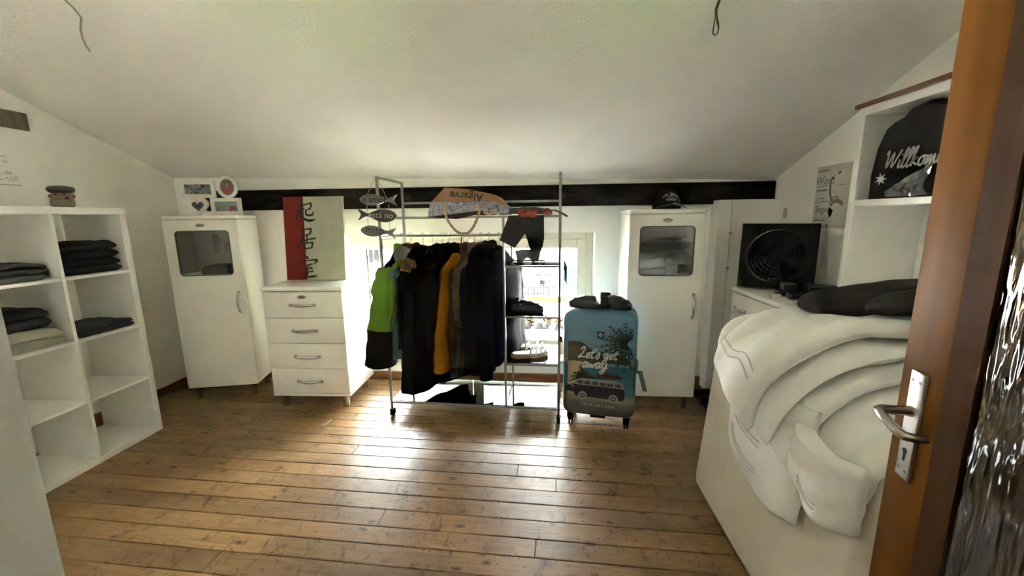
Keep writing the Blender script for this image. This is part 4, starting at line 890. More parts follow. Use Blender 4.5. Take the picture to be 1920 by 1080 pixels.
MB().sheet(lambda u, v: (-0.038 + 0.076 * u, -0.038 - 0.026 * v * math.sin(PI * (0.15 + 0.7 * u)), 0.081 - 0.006 * v), 12, 5, 0.006).build('cap_peak', M['figcap'], fg, smooth=60)
MB().tube([(0.018, -0.045, 0.044), (0.028, -0.062, 0.042), (0.03, -0.068, 0.042)], 0.0035, 8).lathe([(0.006, 0), (0.008, 0.008), (0.008, 0.014)], (0.03, -0.068, 0.040), 10).build('pipe', M['figcap'], fg)

# ================================================================== SUITCASE
su = thing('suitcase', 'blue hard-shell trolley suitcase with printed beach and camper van', 'suitcase', (0.365, 2.465, 0.0), math.radians(-10))
SW, SD, SZ0, SZ1 = 0.462, 0.27, 0.092, 0.795
M['shell'] = banded('printed_suitcase_shell', 'Z', [(0.0, (0.085, 0.085, 0.075)), (0.185, (0.095, 0.095, 0.085)), (0.22, (0.20, 0.19, 0.15)), (0.26, (0.05, 0.13, 0.15)), (0.44, (0.02, 0.10, 0.13)), (0.475, (0.28, 0.30, 0.24)), (0.49, (0.12, 0.22, 0.28)), (0.80, (0.085, 0.20, 0.30))], 0.32)
oc = rrect(-SW / 2, SW / 2, SZ0, SZ1, 0.055, 6); rings = []
for ins, y in ((0.030, 0.0), (0.012, 0.006), (0.003, 0.018), (0.0, 0.035), (0.0, SD / 2 - 0.006)):
    rings.append([(u * (1 - 2 * ins / SW), y, (SZ0 + SZ1) / 2 + (v_ - (SZ0 + SZ1) / 2) * (1 - 2 * ins / (SZ1 - SZ0))) for u, v_ in oc])
MB().loft(rings).build('front_shell', M['shell'], su, smooth=50)
rings = [[(x, SD - y, z) for x, y, z in R_] for R_ in rings]; MB().loft(rings).build('back_shell', M['shell'], su, smooth=50)
o2 = rrect(-SW / 2 - 0.003, SW / 2 + 0.003, SZ0 - 0.003, SZ1 + 0.003, 0.057, 6); o1 = rrect(-SW / 2 + 0.01, SW / 2 - 0.01, SZ0 + 0.01, SZ1 - 0.01, 0.05, 6)
MB().ring(o2, o1, SD / 2 - 0.008, SD / 2 + 0.008).build('zip_band', M['black'], su, smooth=40)
for sx in (-1, 1):
    for y in (0.045, SD - 0.045):
        x = sx * (SW / 2 - 0.05)
        w_ = MB().rbox(x - 0.022, x + 0.022, y - 0.026, y + 0.026, 0.058, SZ0 + 0.012, 0.008).rbox(x - 0.02, x + 0.02, y - 0.012, y + 0.03, 0.03, 0.062, 0.01).build('castor', M['black'], su)
        for dx in (-0.013, 0.006): MB().cyl((x + dx, y + 0.014, 0.027), (x + dx + 0.010, y + 0.014, 0.027), 0.027, 20).build('wheel', M['blacksole'], w_)
MB().rbox(-0.05, 0.05, 0.02, 0.05, SZ0 - 0.018, SZ0 + 0.002, 0.006).build('foot', M['black'], su)
MB().rbox(SW / 2, SW / 2 + 0.016, SD / 2 - 0.012, SD / 2 + 0.012, 0.36, 0.46, 0.006).build('side_clasp', M['steel'], su)
MB().tube([(-0.08, SD / 2, SZ1), (-0.06, SD / 2, SZ1 + 0.012), (0.06, SD / 2, SZ1 + 0.012), (0.08, SD / 2, SZ1)], 0.007, 10).build('top_handle', M['black'], su)
MB().tube([(SW / 2 + 0.004, 0.09, 0.40), (SW / 2 + 0.03, 0.08, 0.36), (SW / 2 + 0.05, 0.07, 0.30)], 0.003, 8).build('tag_loop', M['black'], su)
M['tagm'] = mat('grey_green_tag', (0.10, 0.14, 0.12), 0.5)
MB().sheet(lambda u, v: (SW / 2 + 0.012 + 0.035 * v + 0.028 * u, 0.085 - 0.02 * v, 0.40 - 0.13 * v), 4, 8, 0.005).build('luggage_tag', M['tagm'], su, smooth=60)
# printed picture on the front (thin flat layers)
frs = lambda u, v, w: (u, -0.0004 - w, v)
def flat(name, poly, col, d, rough=0.35):
    m = mat('print_' + name, col, rough, var=0.06); MB().prism(poly, d, d + 0.0004, frs).build(name, m, su, smooth=0)
a_ = SW / 2 - 0.032
flat('printed_hill', [(-a_, 0.445), (-a_, 0.595), (-a_ + 0.03, 0.60), (-a_ + 0.09, 0.598), (-a_ + 0.17, 0.535), (-a_ + 0.24, 0.51), (0.10, 0.515), (0.14, 0.53), (a_ - 0.02, 0.50), (a_, 0.46), (0.02, 0.462)], (0.030, 0.034, 0.026), 0.0)
flat('printed_hillside', [(-a_, 0.445), (-a_, 0.565), (-a_ + 0.08, 0.565), (-a_ + 0.18, 0.51), (-a_ + 0.22, 0.478), (-a_ + 0.12, 0.455)], (0.055, 0.052, 0.036), 0.0005)
flat('printed_beach', [(-a_, 0.24), (-a_, 0.462), (-a_ + 0.03, 0.47), (-a_ + 0.10, 0.466), (-a_ + 0.07, 0.42), (-a_ + 0.12, 0.36), (-a_ + 0.10, 0.30), (-a_ + 0.16, 0.25)], (0.32, 0.27, 0.15), 0.0008)
flat('printed_kerb', [(-a_, 0.243), (a_, 0.208), (a_, 0.197), (-a_, 0.232)], (0.20, 0.19, 0.16), 0.001)
def palm(name, cx, cz, R_, col, d, n=11, a0=-20, a1=200, dr_=0.05):
    mb = MB(); rg = random.Random(n)
    for k in range(n):
        a = math.radians(a0 + (a1 - a0) * k / (n - 1)); L_ = R_ * rg.uniform(0.8, 1.1); base = []
        for i in range(7):
            t = i / 6; base.append((cx + L_ * t * math.cos(a), cz + L_ * t * math.sin(a) - dr_ * t * t))
        mb.stroke(base, (0.006, 0.010, 0.010, 0.008, 0.006, 0.004, 0.001), frs, d, d + 0.0004)
        for i in range(1, 6):
            p = Vector(base[i])
            for s in (-1, 1):
                q = p + Vector((math.cos(a + s * 0.7), math.sin(a + s * 0.7))) * R_ * 0.30 * (1 - i / 9)
                q = Vector((max(-a_, min(a_ + 0.006, q.x)), q.y)); mb.stroke([p, (p + q) / 2 + Vector((0, -0.002)), q], (0.008, 0.006, 0.001), frs, d, d + 0.0004)
    mb.v = [(max(-SW / 2 + 0.026, min(SW / 2 - 0.026, x)), y, z) for x, y, z in mb.v]
    mb.build(name, mat('print_' + name, col, 0.4, var=0.2), su, smooth=0)
palm('printed_palm', 0.165, 0.60, 0.17, (0.010, 0.026, 0.018), 0.0012, 15, 60, 300, 0.03)
palm('printed_palm_small', -0.105, 0.36, 0.085, (0.014, 0.026, 0.018), 0.0012, 11, -30, 210, 0.03)
palm('printed_bush', -0.19, 0.265, 0.06, (0.016, 0.028, 0.018), 0.0012, 8, 0, 160, 0.01)
vz = lambda x: -0.035 * (x + 0.02)
van = lambda pts: [(x, z + vz(x)) for x, z in pts]
flat('printed_van_body', van([(-0.155, 0.235), (-0.16, 0.275), (-0.155, 0.305), (0.155, 0.305), (0.165, 0.285), (0.163, 0.235), (0.15, 0.225), (-0.14, 0.225)]), (0.010, 0.012, 0.026), 0.0014)
flat('printed_van_top', van([(-0.155, 0.306), (-0.145, 0.335), (-0.11, 0.35), (0.11, 0.356), (0.15, 0.345), (0.158, 0.306)]), (0.20, 0.20, 0.19), 0.0014)
for k in range(6): x0 = -0.138 + k * 0.048; flat('printed_van_window', van([(x0, 0.312), (x0 + 0.003, 0.334), (x0 + 0.038, 0.336), (x0 + 0.04, 0.312)]), (0.05, 0.055, 0.07), 0.0019)
flat('printed_roof_rack', van([(-0.01, 0.368), (-0.01, 0.398), (0.06, 0.40), (0.145, 0.388), (0.145, 0.368)]), (0.085, 0.022, 0.018), 0.0014)
flat('printed_surfboard', van([(-0.01, 0.40), (0.03, 0.405), (0.10, 0.404), (0.15, 0.395), (0.10, 0.392), (0.03, 0.394)]), (0.05, 0.07, 0.08), 0.0019)
for x in (-0.10, 0.095):
    flat('printed_wheel', circ(x, 0.232 + vz(x), 0.028, 0.028, 20), (0.24, 0.23, 0.21), 0.0024); flat('printed_hubcap', circ(x, 0.232 + vz(x), 0.018, 0.018, 20), (0.04, 0.04, 0.045), 0.0029)
    flat('printed_hub', circ(x, 0.232 + vz(x), 0.009, 0.009, 14), (0.18, 0.17, 0.16), 0.0034)
mb = MB(); cursive(mb, "Let's get", -0.135, 0.492, 0.078, 0.0075, frs, d1=0.003); cursive(mb, 'away', -0.108, 0.425, 0.090, 0.0085, frs, d1=0.003); mb.build('lettering', M['whiteprint'], su, smooth=0)
fv = lambda u, v, w: (u, -0.0004 - w, v - 0.045 * u)
text('VOLKSWAGEN', 0.026, lambda u, v, w: fv(u - 0.005, v + 0.172, w), space=1.35).build('lettering', M['whiteprint'], su, smooth=0)
flat('printed_badge', [(-0.022 + 0.006, 0.628), (0.022 + 0.006, 0.628), (0.028, 0.672), (-0.016, 0.672)], (0.008, 0.008, 0.008), 0.001)
flat('printed_badge_disc', circ(0.006, 0.65, 0.014, 0.014, 20), (0.30, 0.29, 0.27), 0.0016)
mb = MB(); mb.stroke([(-0.002, 0.660), (0.001, 0.652), (0.006, 0.657), (0.011, 0.652), (0.014, 0.660)], 0.0018, frs, 0.002, 0.0024); mb.stroke([(-0.002, 0.650), (0.003, 0.641), (0.006, 0.649), (0.009, 0.641), (0.014, 0.650)], 0.0018, frs, 0.002, 0.0024); mb.build('badge_sign', M['ink'], su, smooth=0)
# sandals on the suitcase
def susp(x, y): a = math.radians(-10); return (0.365 + x * math.cos(a) - y * math.sin(a), 2.465 + x * math.sin(a) + y * math.cos(a), SZ1 + 0.0005)
s1 = sandal('black leather sandal on the left of the suitcase top', (*susp(-0.075, 0.10)[:2], SZ1 + 0.005), math.radians(165), M['blackleather'], M['blacksole'], group='black sandals on the suitcase')
s2 = sandal('black leather sandal leaning over the other on the suitcase', (*susp(0.085, 0.14)[:2], SZ1 + 0.005), math.radians(-55), M['blackleather'], M['blacksole'], group='black sandals on the suitcase')

# ================================================================== BASEBALL CAP on the right cabinet
bcp = thing('baseball_cap', 'black baseball cap with white embroidered lettering on the right cabinet', 'cap', (0.862, 2.90, 1.431))
M['capcloth'] = mat('black_cotton_twill', (0.007, 0.007, 0.0075), 0.9, bump=0.2)
mb = MB(); rings = []
for i in range(9):
    a = PI / 2 * i / 8; rr_ = math.cos(a) ** 0.75 if i < 8 else 0.03
    rings.append([(0.092 * rr_ * math.cos(2 * PI * j / 28), 0.105 * rr_ * math.sin(2 * PI * j / 28), 0.002 + 0.125 * math.sin(a)) for j in range(28)])
mb.loft(rings).build('crown', M['capcloth'], bcp, smooth=60)
MB().sheet(lambda u, v: (-0.112 + 0.224 * u if v > 2 else (-0.085 + 0.17 * u) * (1 + 0.25 * v), -0.075 - 0.085 * v * math.sin(PI * (0.12 + 0.76 * u)) - 0.02 * math.sin(PI * u), 0.012 + 0.022 * math.sin(PI * u) * (1 - 0.5 * v) - 0.008 * v), 18, 6, 0.005).build('peak', M['capcloth'], bcp, smooth=60)
MB().ell((0, 0, 0.128), 0.007, 0.007, 0.004, 10, 6).build('button', M['capcloth'], bcp)
def capfr(u, v, w):
    # wrap onto the crown's front: u sideways, v height
    z = v; rr_ = math.cos(math.asin(min(0.99, max(0, (z - 0.002) / 0.125)))) ** 0.75; th = u / 0.095
    return ((0.093 * rr_ + w + 0.001) * math.sin(th), -(0.106 * rr_ + w + 0.001) * math.cos(th), z)
for k, chh in enumerate('LAS VEGAS'):
    if chh == ' ': continue
    x = -0.058 + k * 0.0145; zc = 0.098 - 5.5 * x * x; an = -1.0 * x / 0.058 * 0.55
    text(chh, 0.025, lambda u, v, w, x=x, zc=zc, an=an: capfr(x + u * math.cos(an) - v * math.sin(an), zc + u * math.sin(an) + v * math.cos(an), w), bold=0.0008).build('lettering', M['whiteprint'], bcp, smooth=0)
text('NEVADA', 0.019, lambda u, v, w: capfr(u, 0.060 + v, w), bold=0.0008).build('lettering', M['whiteprint'], bcp, smooth=0)
mb = MB(); mb.stroke([(0.0, 0.070), (0.001, 0.086)], 0.002, capfr)
for a in (20, 60, 120, 160): mb.stroke([(0.001, 0.086), (0.001 + 0.008 * math.cos(math.radians(a)), 0.087 + 0.006 * math.sin(math.radians(a))), (0.001 + 0.014 * math.cos(math.radians(a)), 0.084)], (0.003, 0.003, 0.001), capfr)
mb.stroke([(0.026 * math.cos(a), 0.077 + 0.007 * math.sin(a)) for a in [PI * 2 * k / 20 for k in range(21)]], 0.0022, capfr); mb.build('emblem', M['whiteprint'], bcp, smooth=0)
mb = MB().stroke([(0.004, 0.040), (0.03, 0.034), (0.055, 0.020)], 0.004, lambda u, v, w: (u, -0.128 - w - (0.04 - v) * 0.9, v - 0.004)); mb.build('peak_lettering', M['whiteprint'], bcp, smooth=0)

# ================================================================== BOX FAN on the right chest
fn = thing('box_fan', 'black square box fan leaning on the chest at the right wall', 'fan', (1.475, 2.625, 0.9215), rot=(math.radians(-7), 0, math.radians(-32)))
FW = 0.405; n = 64
sq = []
for k in range(n):
    a = 2 * PI * k / n; c, s_ = math.cos(a), math.sin(a); q = max(abs(c), abs(s_)); sq.append((FW / 2 * c / q, FW / 2 + FW / 2 * s_ / q))
MB().ring(sq, circ(0, FW / 2, 0.172, 0.172, n), -0.05, -0.042).build('front_panel', M['darkplastic'], fn, smooth=30)
MB().ring(sq, [(u * 0.96, FW / 2 + (v_ - FW / 2) * 0.96) for u, v_ in sq], -0.042, 0.06).build('housing', M['darkplastic'], fn, smooth=30)
MB().ring(circ(0, FW / 2, 0.178, 0.178, n), circ(0, FW / 2, 0.165, 0.165, n), -0.056, -0.046).build('grille_rim', M['black'], fn, smooth=40)
mb = MB()
for rr_ in (0.05, 0.073, 0.096, 0.119, 0.142, 0.160): mb.tube([(rr_ * math.cos(2 * PI * k / 40), -0.052, FW / 2 + rr_ * math.sin(2 * PI * k / 40)) for k in range(41)], 0.0016, 6, False)
for k in range(28):
    a = 2 * PI * k / 28; mb.tube([(0.035 * math.cos(a), -0.053, FW / 2 + 0.035 * math.sin(a)), (0.168 * math.cos(a + 0.25), -0.052, FW / 2 + 0.168 * math.sin(a + 0.25))], 0.0014, 6)
mb.build('front_grille', M['black'], fn)
mb = MB()
for k in range(36):
    a = 2 * PI * k / 36; mb.tube([(0.04 * math.cos(a), 0.05, FW / 2 + 0.04 * math.sin(a)), (0.19 * math.cos(a), 0.05, FW / 2 + 0.19 * math.sin(a))], 0.0018, 6)
mb.build('rear_grille', M['black'], fn)
MB().cyl((0, 0.044, FW / 2), (0, 0.048, FW / 2), 0.168, 40).build('rear_cover', M['black'], fn)
MB().cyl((0, -0.060, FW / 2), (0, -0.045, FW / 2), 0.042, 28).build('hub_cap', M['darkplastic'], fn)
MB().cyl((0, -0.03, FW / 2), (0, 0.04, FW / 2), 0.036, 24).build('motor', M['black'], fn)
for k in range(5):
    a = 2 * PI * k / 5 + 0.3
    def bl(u, v, a=a):
        rr_ = 0.035 + 0.115 * u; th = a + (v - 0.5) * (0.75 - 0.1 * u); return (rr_ * math.cos(th), -0.01 + 0.035 * (v - 0.5), FW / 2 + rr_ * math.sin(th))
    MB().sheet(bl, 6, 5, 0.003).build('blade', M['darkplastic'], fn, smooth=60)
for dx in (-0.165, 0.165): MB().cyl((dx, -0.05, FW - 0.04), (dx, -0.053, FW - 0.04), 0.009, 12).build('screw', M['black'], fn)
# adapters and trinkets on the chest
def adapter(label, x0, x1, y0, y1, z0, z1, m=None, rz=0.0):
    t = thing('small_box', label, 'box', ((x0 + x1) / 2, (y0 + y1) / 2, z0), rz, 'small grey boxes by the fan')
    a, b, c = (x1 - x0) / 2, (y1 - y0) / 2, z1 - z0
    MB().rbox(-a, a, -b, b, 0, c, 0.006).build('case', m, t); MB().box(-a + 0.008, a - 0.008, -b - 0.0006, -b, c * 0.25, c * 0.7).build('label_plate', M['black'], t)
M['greybox'] = mat('dark_grey_box', (0.045, 0.047, 0.05), 0.6)
adapter('long dark grey box lying nearest to the blanket on the chest', 1.36, 1.60, 2.225, 2.30, 0.921, 0.958, M['greybox'], -0.25)
adapter('dark grey box on top of the long grey box by the fan', 1.46, 1.60, 2.24, 2.315, 0.959, 1.003, M['greybox'], -0.35)
adapter('flat dark grey box beside the foot of the fan', 1.36, 1.46, 2.345, 2.42, 0.921, 0.955, M['greybox'], -0.2)
adapter('small dark grey block upright on the flat box by the fan', 1.38, 1.45, 2.352, 2.413, 0.956, 1.00, M['greybox'], -0.2)
tr = thing('trinket', 'small white ribbon ring lying on the right chest', 'ribbon', (1.33, 2.335, 0.921), 0.4)
MB().ring(circ(0, 0, 0.032, 0.020, 24), circ(0, 0, 0.027, 0.015, 24), 0, 0.016, lambda u, v, w: (u, v, w)).build('ring', M['paper'], tr); MB().rbox(-0.045, -0.02, -0.012, 0.012, 0, 0.02, 0.004).build('clasp', M['paper'], tr)
ln = thing('leaning_board', 'narrow white board leaning between the chest and the bookcase', 'board', (1.55, 2.10, 0.921), rot=(math.radians(-9), math.radians(8), 0))
MB().rbox(0, 0.10, 0.0, 0.012, 0, 0.30, 0.002, 1).build('board', M['paper'], ln)

# ================================================================== POSTER on the right wall
po = thing('wall_poster', 'pale sailing poster with Wind and Segel lettering on the right wall', 'poster', (XR - 0.002, 2.76, 1.30))
frp = lambda u, v, w: (-0.002 - w, -u, v)              # u towards the camera
MB().prism([(0, 0), (0.38, 0), (0.38, 0.375), (0, 0.375)], 0.0, 0.0015, lambda u, v, w: (-w, -u, v)).build('sheet', M['paper'], po)
M['fadedink'] = mat('faded_print', (0.22, 0.20, 0.17), 0.8)
mb = MB()
for (w_, s_, u, v_) in (('Wind', 0.072, 0.075, 0.285), ('Segel', 0.062, 0.08, 0.112)): mb.add(text(w_, s_, lambda a, b, c, u=u, v_=v_: frp(u + a, v_ + b, c), shear=0.1, align='CENTER'))
mb.build('lettering', M['fadedink'], po, smooth=0)
mb = MB()
for u0, u1, v_, w_ in ((0.01, 0.11, 0.345, 0.006), (0.0, 0.16, 0.252, 0.0025), (0.012, 0.10, 0.228, 0.007), (0.04, 0.09, 0.180, 0.005), (0.0, 0.15, 0.158, 0.003), (0.012, 0.11, 0.045, 0.007), (0.0, 0.14, 0.06, 0.002), (0.0, 0.13, 0.004, 0.005), (0.19, 0.38, 0.252, 0.002)): mb.stroke([(u0, v_), (u1, v_ + 0.002)], w_, frp)
mb.stroke([(0.155, 0.285), (0.145, 0.30), (0.132, 0.29), (0.13, 0.24), (0.14, 0.19), (0.165, 0.155)], (0.007, 0.008, 0.009, 0.01, 0.012, 0.01), frp, smooth=4)
mb.stroke([(0.15, 0.168), (0.175, 0.185), (0.21, 0.18)], 0.007, frp, smooth=4); mb.stroke([(0.19, 0.33), (0.20, 0.32)], 0.02, frp); mb.stroke([(0.13, 0.02), (0.145, 0.005)], 0.014, frp)
tag(mb.build('drawing', M['fadedink'], po, smooth=0), kind='stuff')
MB().prism([(0.13, 0.105), (0.142, 0.125), (0.175, 0.105), (0.165, 0.075), (0.15, 0.062)], 0.002, 0.0028, lambda u, v, w: (-w, -u, v)).build('block', M['ink'], po)
MB().stroke([(0.148, 0.135), (0.175, 0.158), (0.21, 0.16), (0.25, 0.14)], 0.026, frp, smooth=5).build('rope_coil', mat('cream_print', (0.36, 0.31, 0.22), 0.8), po)

# ================================================================== SKETCH on the left wall
sk = thing('wall_sketch', 'pale pencil sketch hanging at the edge of the left wall', 'poster', (XL + 0.002, 2.21, 1.60))
frl = lambda u, v, w: (0.002 + w, -u, v)
MB().prism([(-0.012, 0), (0.30, 0), (0.30, 0.30), (0.04, 0.30)], 0.0, 0.0015, lambda u, v, w: (w, -u, v)).build('sheet', M['wall'], sk)
mb = MB(); rg = random.Random(5)
for k in range(26):
    u = rg.uniform(0.0, 0.13); v_ = 0.02 + rg.random() * 0.05 * (1 - 0) ; mb.stroke([(u, v_), (u + rg.uniform(0.005, 0.03), v_ + rg.uniform(-0.005, 0.02))], 0.003, frl)
for k in range(9): u = rg.uniform(0.03, 0.12); v_ = rg.uniform(0.10, 0.17); mb.stroke([(u, v_), (u + 0.02, v_ + 0.008)], 0.003, frl)
mb.stroke([(-0.01, 0.006), (0.14, 0.006)], 0.005, frl); tag(mb.build('drawing', mat('pale_pencil', (0.42, 0.40, 0.35), 0.9), sk, smooth=0), kind='stuff')
pf = thing('wall_plaque', 'small brown plaque cut off by the left picture edge', 'plaque', (XL + 0.001, 2.31, 1.93))
MB().rbox(0.0, 0.012, -0.24, 0.0, 0.0, 0.10, 0.002, 1).build('board', wood('grey_brown_plaque_wood', (0.12, 0.09, 0.06), (0.20, 0.16, 0.11), 0.7), pf)

# ================================================================== BLACK BAG in the bookcase
bb = thing('backpack', 'black backpack with white script and star on the bookcase shelf', 'backpack', (1.445, 1.95, 1.4455))
M['bagcloth'] = mat('black_nylon', (0.0045, 0.0042, 0.0048), 0.85, bump=0.2)
op = [(0.0, 0.0), (-0.002, 0.10), (0.018, 0.22), (0.05, 0.295), (0.09, 0.315), (0.13, 0.325), (0.16, 0.352), (0.24, 0.358), (0.30, 0.33), (0.38, 0.315), (0.42, 0.25), (0.43, 0.0)]
ring0 = lambda ins, x: [(x, -(0.215 + (u - 0.215) * (1 - ins)), 0.18 + (v_ - 0.18) * (1 - ins) if v_ > 0.01 else 0.001 + ins * 0.02) for u, v_ in op]
MB().loft([ring0(0.10, 0.0), ring0(0.03, 0.012), ring0(0.0, 0.05), ring0(0.0, 0.20), ring0(0.06, 0.245)]).jitter(0.004, 9).build('body', M['bagcloth'], bb, smooth=50)
frb = lambda u, v, w: (-0.006 - w, -u, v)
mb = cursive(MB(), 'Willkommen', 0.088, 0.118, 0.080, 0.0068, lambda u, v, w: frb(u, v + (u - 0.075) * 0.0, w + 0.002)); mb.build('lettering', mat('grey_print', (0.32, 0.31, 0.29), 0.7), bb, smooth=0)
mb = MB(); star = []
for k in range(14): a = 2 * PI * k / 14; rr_ = (0.030, 0.012)[k % 2]; star.append((0.085 + rr_ * math.cos(a), 0.082 + rr_ * 0.85 * math.sin(a)))
mb.prism(star, 0.0, 0.002, lambda u, v, w: frb(u, v, w + 0.001)); mb.build('star', M['whiteprint'], bb, smooth=0)
pb = thing('plastic_bag', 'clear crinkled plastic bag lying in front of the black backpack', 'bag', (1.425, 1.80, 1.446))
pm = mat('clear_plastic_film', (0.85, 0.85, 0.85), 0.08, trans=0.96)
MB().sheet(lambda u, v: (0.0 - 0.002 * math.sin(9 * u + 5 * v), -0.17 * u + 0.02 * math.sin(4 * v), 0.004 + (0.045 + 0.075 * u) * v), 16, 10, 0.003).jitter(0.007, 28, 2).build('film', pm, pb, smooth=20)

# ================================================================== MATTRESS, DUVET, BLANKET on the right
def fx(z): return 0.795 + 0.085 * z                          # leaning face of the mattress
def mattress_mat():
    m, nt, N, L, p = _nodes('cream_ribbed_ticking'); tc = N.new('ShaderNodeTexCoord'); w = N.new('ShaderNodeTexWave'); w.wave_type = 'BANDS'; w.bands_direction = 'Y'; w.inputs['Scale'].default_value = 6; w.inputs['Distortion'].default_value = 1.2; w.inputs['Detail'].default_value = 1
    L.new(tc.outputs['Object'], w.inputs['Vector']); b = N.new('ShaderNodeBump'); b.inputs['Strength'].default_value = 0.10; b.inputs['Distance'].default_value = 0.01; L.new(w.outputs['Fac'], b.inputs['Height']); L.new(b.outputs['Normal'], p.inputs['Normal'])
    n = N.new('ShaderNodeTexNoise'); n.inputs['Scale'].default_value = 5; L.new(tc.outputs['Object'], n.inputs['Vector']); r = N.new('ShaderNodeValToRGB'); r.color_ramp.elements[0].color = (0.72, 0.66, 0.55, 1); r.color_ramp.elements[1].color = (0.79, 0.73, 0.62, 1); L.new(n.outputs['Fac'], r.inputs['Fac']); L.new(r.outputs['Color'], p.inputs['Base Color']); p.inputs['Roughness'].default_value = 0.9; return m
M['tick'] = mattress_mat()
mt = thing('mattress', 'cream ribbed mattress standing on edge behind the open door', 'mattress', (0.80, 1.46, 0.0))
rg_ = []; 
for y, ins in ((-0.515, 0.035), (-0.505, 0.012), (-0.48, 0.0), (-0.25, -0.004), (0.0, -0.006), (0.25, -0.004), (0.47, 0.0), (0.508, 0.012), (0.52, 0.04)):
    loop = []
    for (zx, zz) in rrect(0.0 + ins, 0.19 - ins, 0.003 + max(ins, 0), 0.735 - ins, 0.035, 4): loop.append((zx + 0.085 * zz - 0.005, y, zz))
    rg_.append(loop)
MB().loft(rg_).build('cover', M['tick'], mt, smooth=50)

def duvet_mat():
    m = mat('white_cotton_duvet', (0.86, 0.85, 0.82), 0.85, var=0.02, bump=0.55, bscale=22, spec=0.2); return m
M['duvet'] = duvet_mat()
dv = thing('duvet', 'white quilted duvet folded over the top of the standing mattress', 'duvet', (0.0, 0.0, 0.0))
def bez(P_, t):
    P_ = [Vector(p) for p in P_]; n = len(P_) - 1; f = t * n; i = min(int(f), n - 1); t = f - i
    p0, p1, p2, p3 = P_[max(i - 1, 0)], P_[i], P_[i + 1], P_[min(i + 2, n)]
    return 0.5 * ((2 * p1) + (p2 - p0) * t + (2 * p0 - 5 * p1 + 4 * p2 - p3) * t * t + (3 * p1 - p0 - 3 * p2 + p3) * t ** 3)
def wr(x, y, z): return 0.006 * math.sin(19 * y + 9 * z) + 0.004 * math.sin(37 * y - 21 * x + 13 * z) + 0.006 * math.sin(70 * (0.75 * y - 0.65 * z) + 3 * math.sin(14 * x + 6 * y)) * max(0.0, math.sin(9 * y + 7 * z)) * (1.0 if x < 0.95 else 0.3)
near1 = [(1.32, 1.20, 1.03), (1.06, 1.21, 1.04), (0.91, 1.22, 1.012), (0.775, 1.235, 0.935), (0.695, 1.25, 0.83), (0.662, 1.26, 0.70)]
far1 = [(1.24, 1.74, 0.945), (1.06, 1.735, 0.962), (0.92, 1.71, 0.958), (0.805, 1.66, 0.94), (0.725, 1.60, 0.895), (0.69, 1.55, 0.83)]
def lay(near, far, off, wav=1.0):
    def fn(u, v):
        a, b = bez(near, v), bez(far, v); p = b.lerp(a, u); p += Vector((off, 0, -off * 0.9)) * (0.7 + 0.3 * u)
        k = math.sin(PI * u) * 0.014; p += Vector((-k * min(1, v * 2), 0, k * 0.7)); w = wr(*p) * wav
        return p + Vector((-w * 0.8, 0, w))
    return fn
MB().sheet(lay(near1, far1, 0.0), 70, 80, 0.058, 0.08).build('top_fold', M['duvet'], dv, smooth=80)
near2 = [(1.32, 1.18, 0.968), (1.07, 1.185, 0.976), (0.93, 1.19, 0.945), (0.815, 1.20, 0.865), (0.745, 1.21, 0.765), (0.712, 1.22, 0.665)]
far2 = [(1.24, 1.70, 0.89), (1.07, 1.695, 0.905), (0.94, 1.67, 0.90), (0.85, 1.63, 0.875), (0.785, 1.58, 0.835), (0.755, 1.53, 0.77)]
near3 = [(1.32, 1.16, 0.908), (1.08, 1.165, 0.914), (0.95, 1.17, 0.882), (0.855, 1.175, 0.80), (0.795, 1.18, 0.70), (0.765, 1.19, 0.60)]
far3 = [(p[0] + 0.04, p[1], p[2] - 0.055) for p in far2]
near4 = [(1.32, 1.04, 0.845), (1.09, 1.045, 0.850), (0.97, 1.05, 0.825), (0.895, 1.06, 0.75), (0.85, 1.07, 0.66), (0.825, 1.08, 0.57)]
far4 = [(p[0] + 0.075, p[1], p[2] - 0.105) for p in far2]
near5 = [(1.32, 0.965, 0.80), (1.10, 0.965, 0.805), (1.0, 0.97, 0.795), (0.92, 0.975, 0.765), (0.865, 0.98, 0.71), (0.835, 0.985, 0.64)]
far5 = [(p[0] + 0.02, 1.15, p[2] - 0.03) for p in near4]
for nm, nr, fr_, th in (('middle_fold', near2, far2, 0.052), ('middle_fold', near3, far3, 0.052), ('lower_fold', near4, far4, 0.05), ('inner_fold', near5, far5, 0.045)):
    MB().sheet(lay(nr, fr_, 0.0, 0.6), 30, 36, th, 0.10).build(nm, M['duvet'], dv, smooth=80)
# double stitched wavy quilting lines on the outer fold
f1 = lay(near1, far1, 0.0)
def quilt(par, fn, pts, off, m, r=0.0028):
    path = []
    for k in range(len(pts) * 12 - 11):
        t = k / (len(pts) * 12 - 12); q = bez([(a, b, 0) for a, b in pts], t); u, v_ = q.x, q.y; P0 = fn(u, v_); du = fn(min(1, u + .01), v_) - fn(max(0, u - .01), v_); dv_ = fn(u, min(1, v_ + .01)) - fn(u, max(0, v_ - .01))
        nn = du.cross(dv_).normalized()
        if nn.x > 0: nn = -nn
        path.append(P0 + nn * off)
    return MB().tube(path, r, 6).build('quilting_seam', m, par)
M['seam'] = mat('duvet_seam_thread', (0.62, 0.60, 0.57), 0.9)
for dv_o in (0.0, 0.045): quilt(dv, f1, [(0.16, 0.72 + dv_o), (0.28, 0.758 + dv_o), (0.40, 0.768 + dv_o), (0.52, 0.75 + dv_o), (0.64, 0.725 + dv_o), (0.76, 0.722 + dv_o), (0.88, 0.75 + dv_o)], 0.0292, M['seam'])
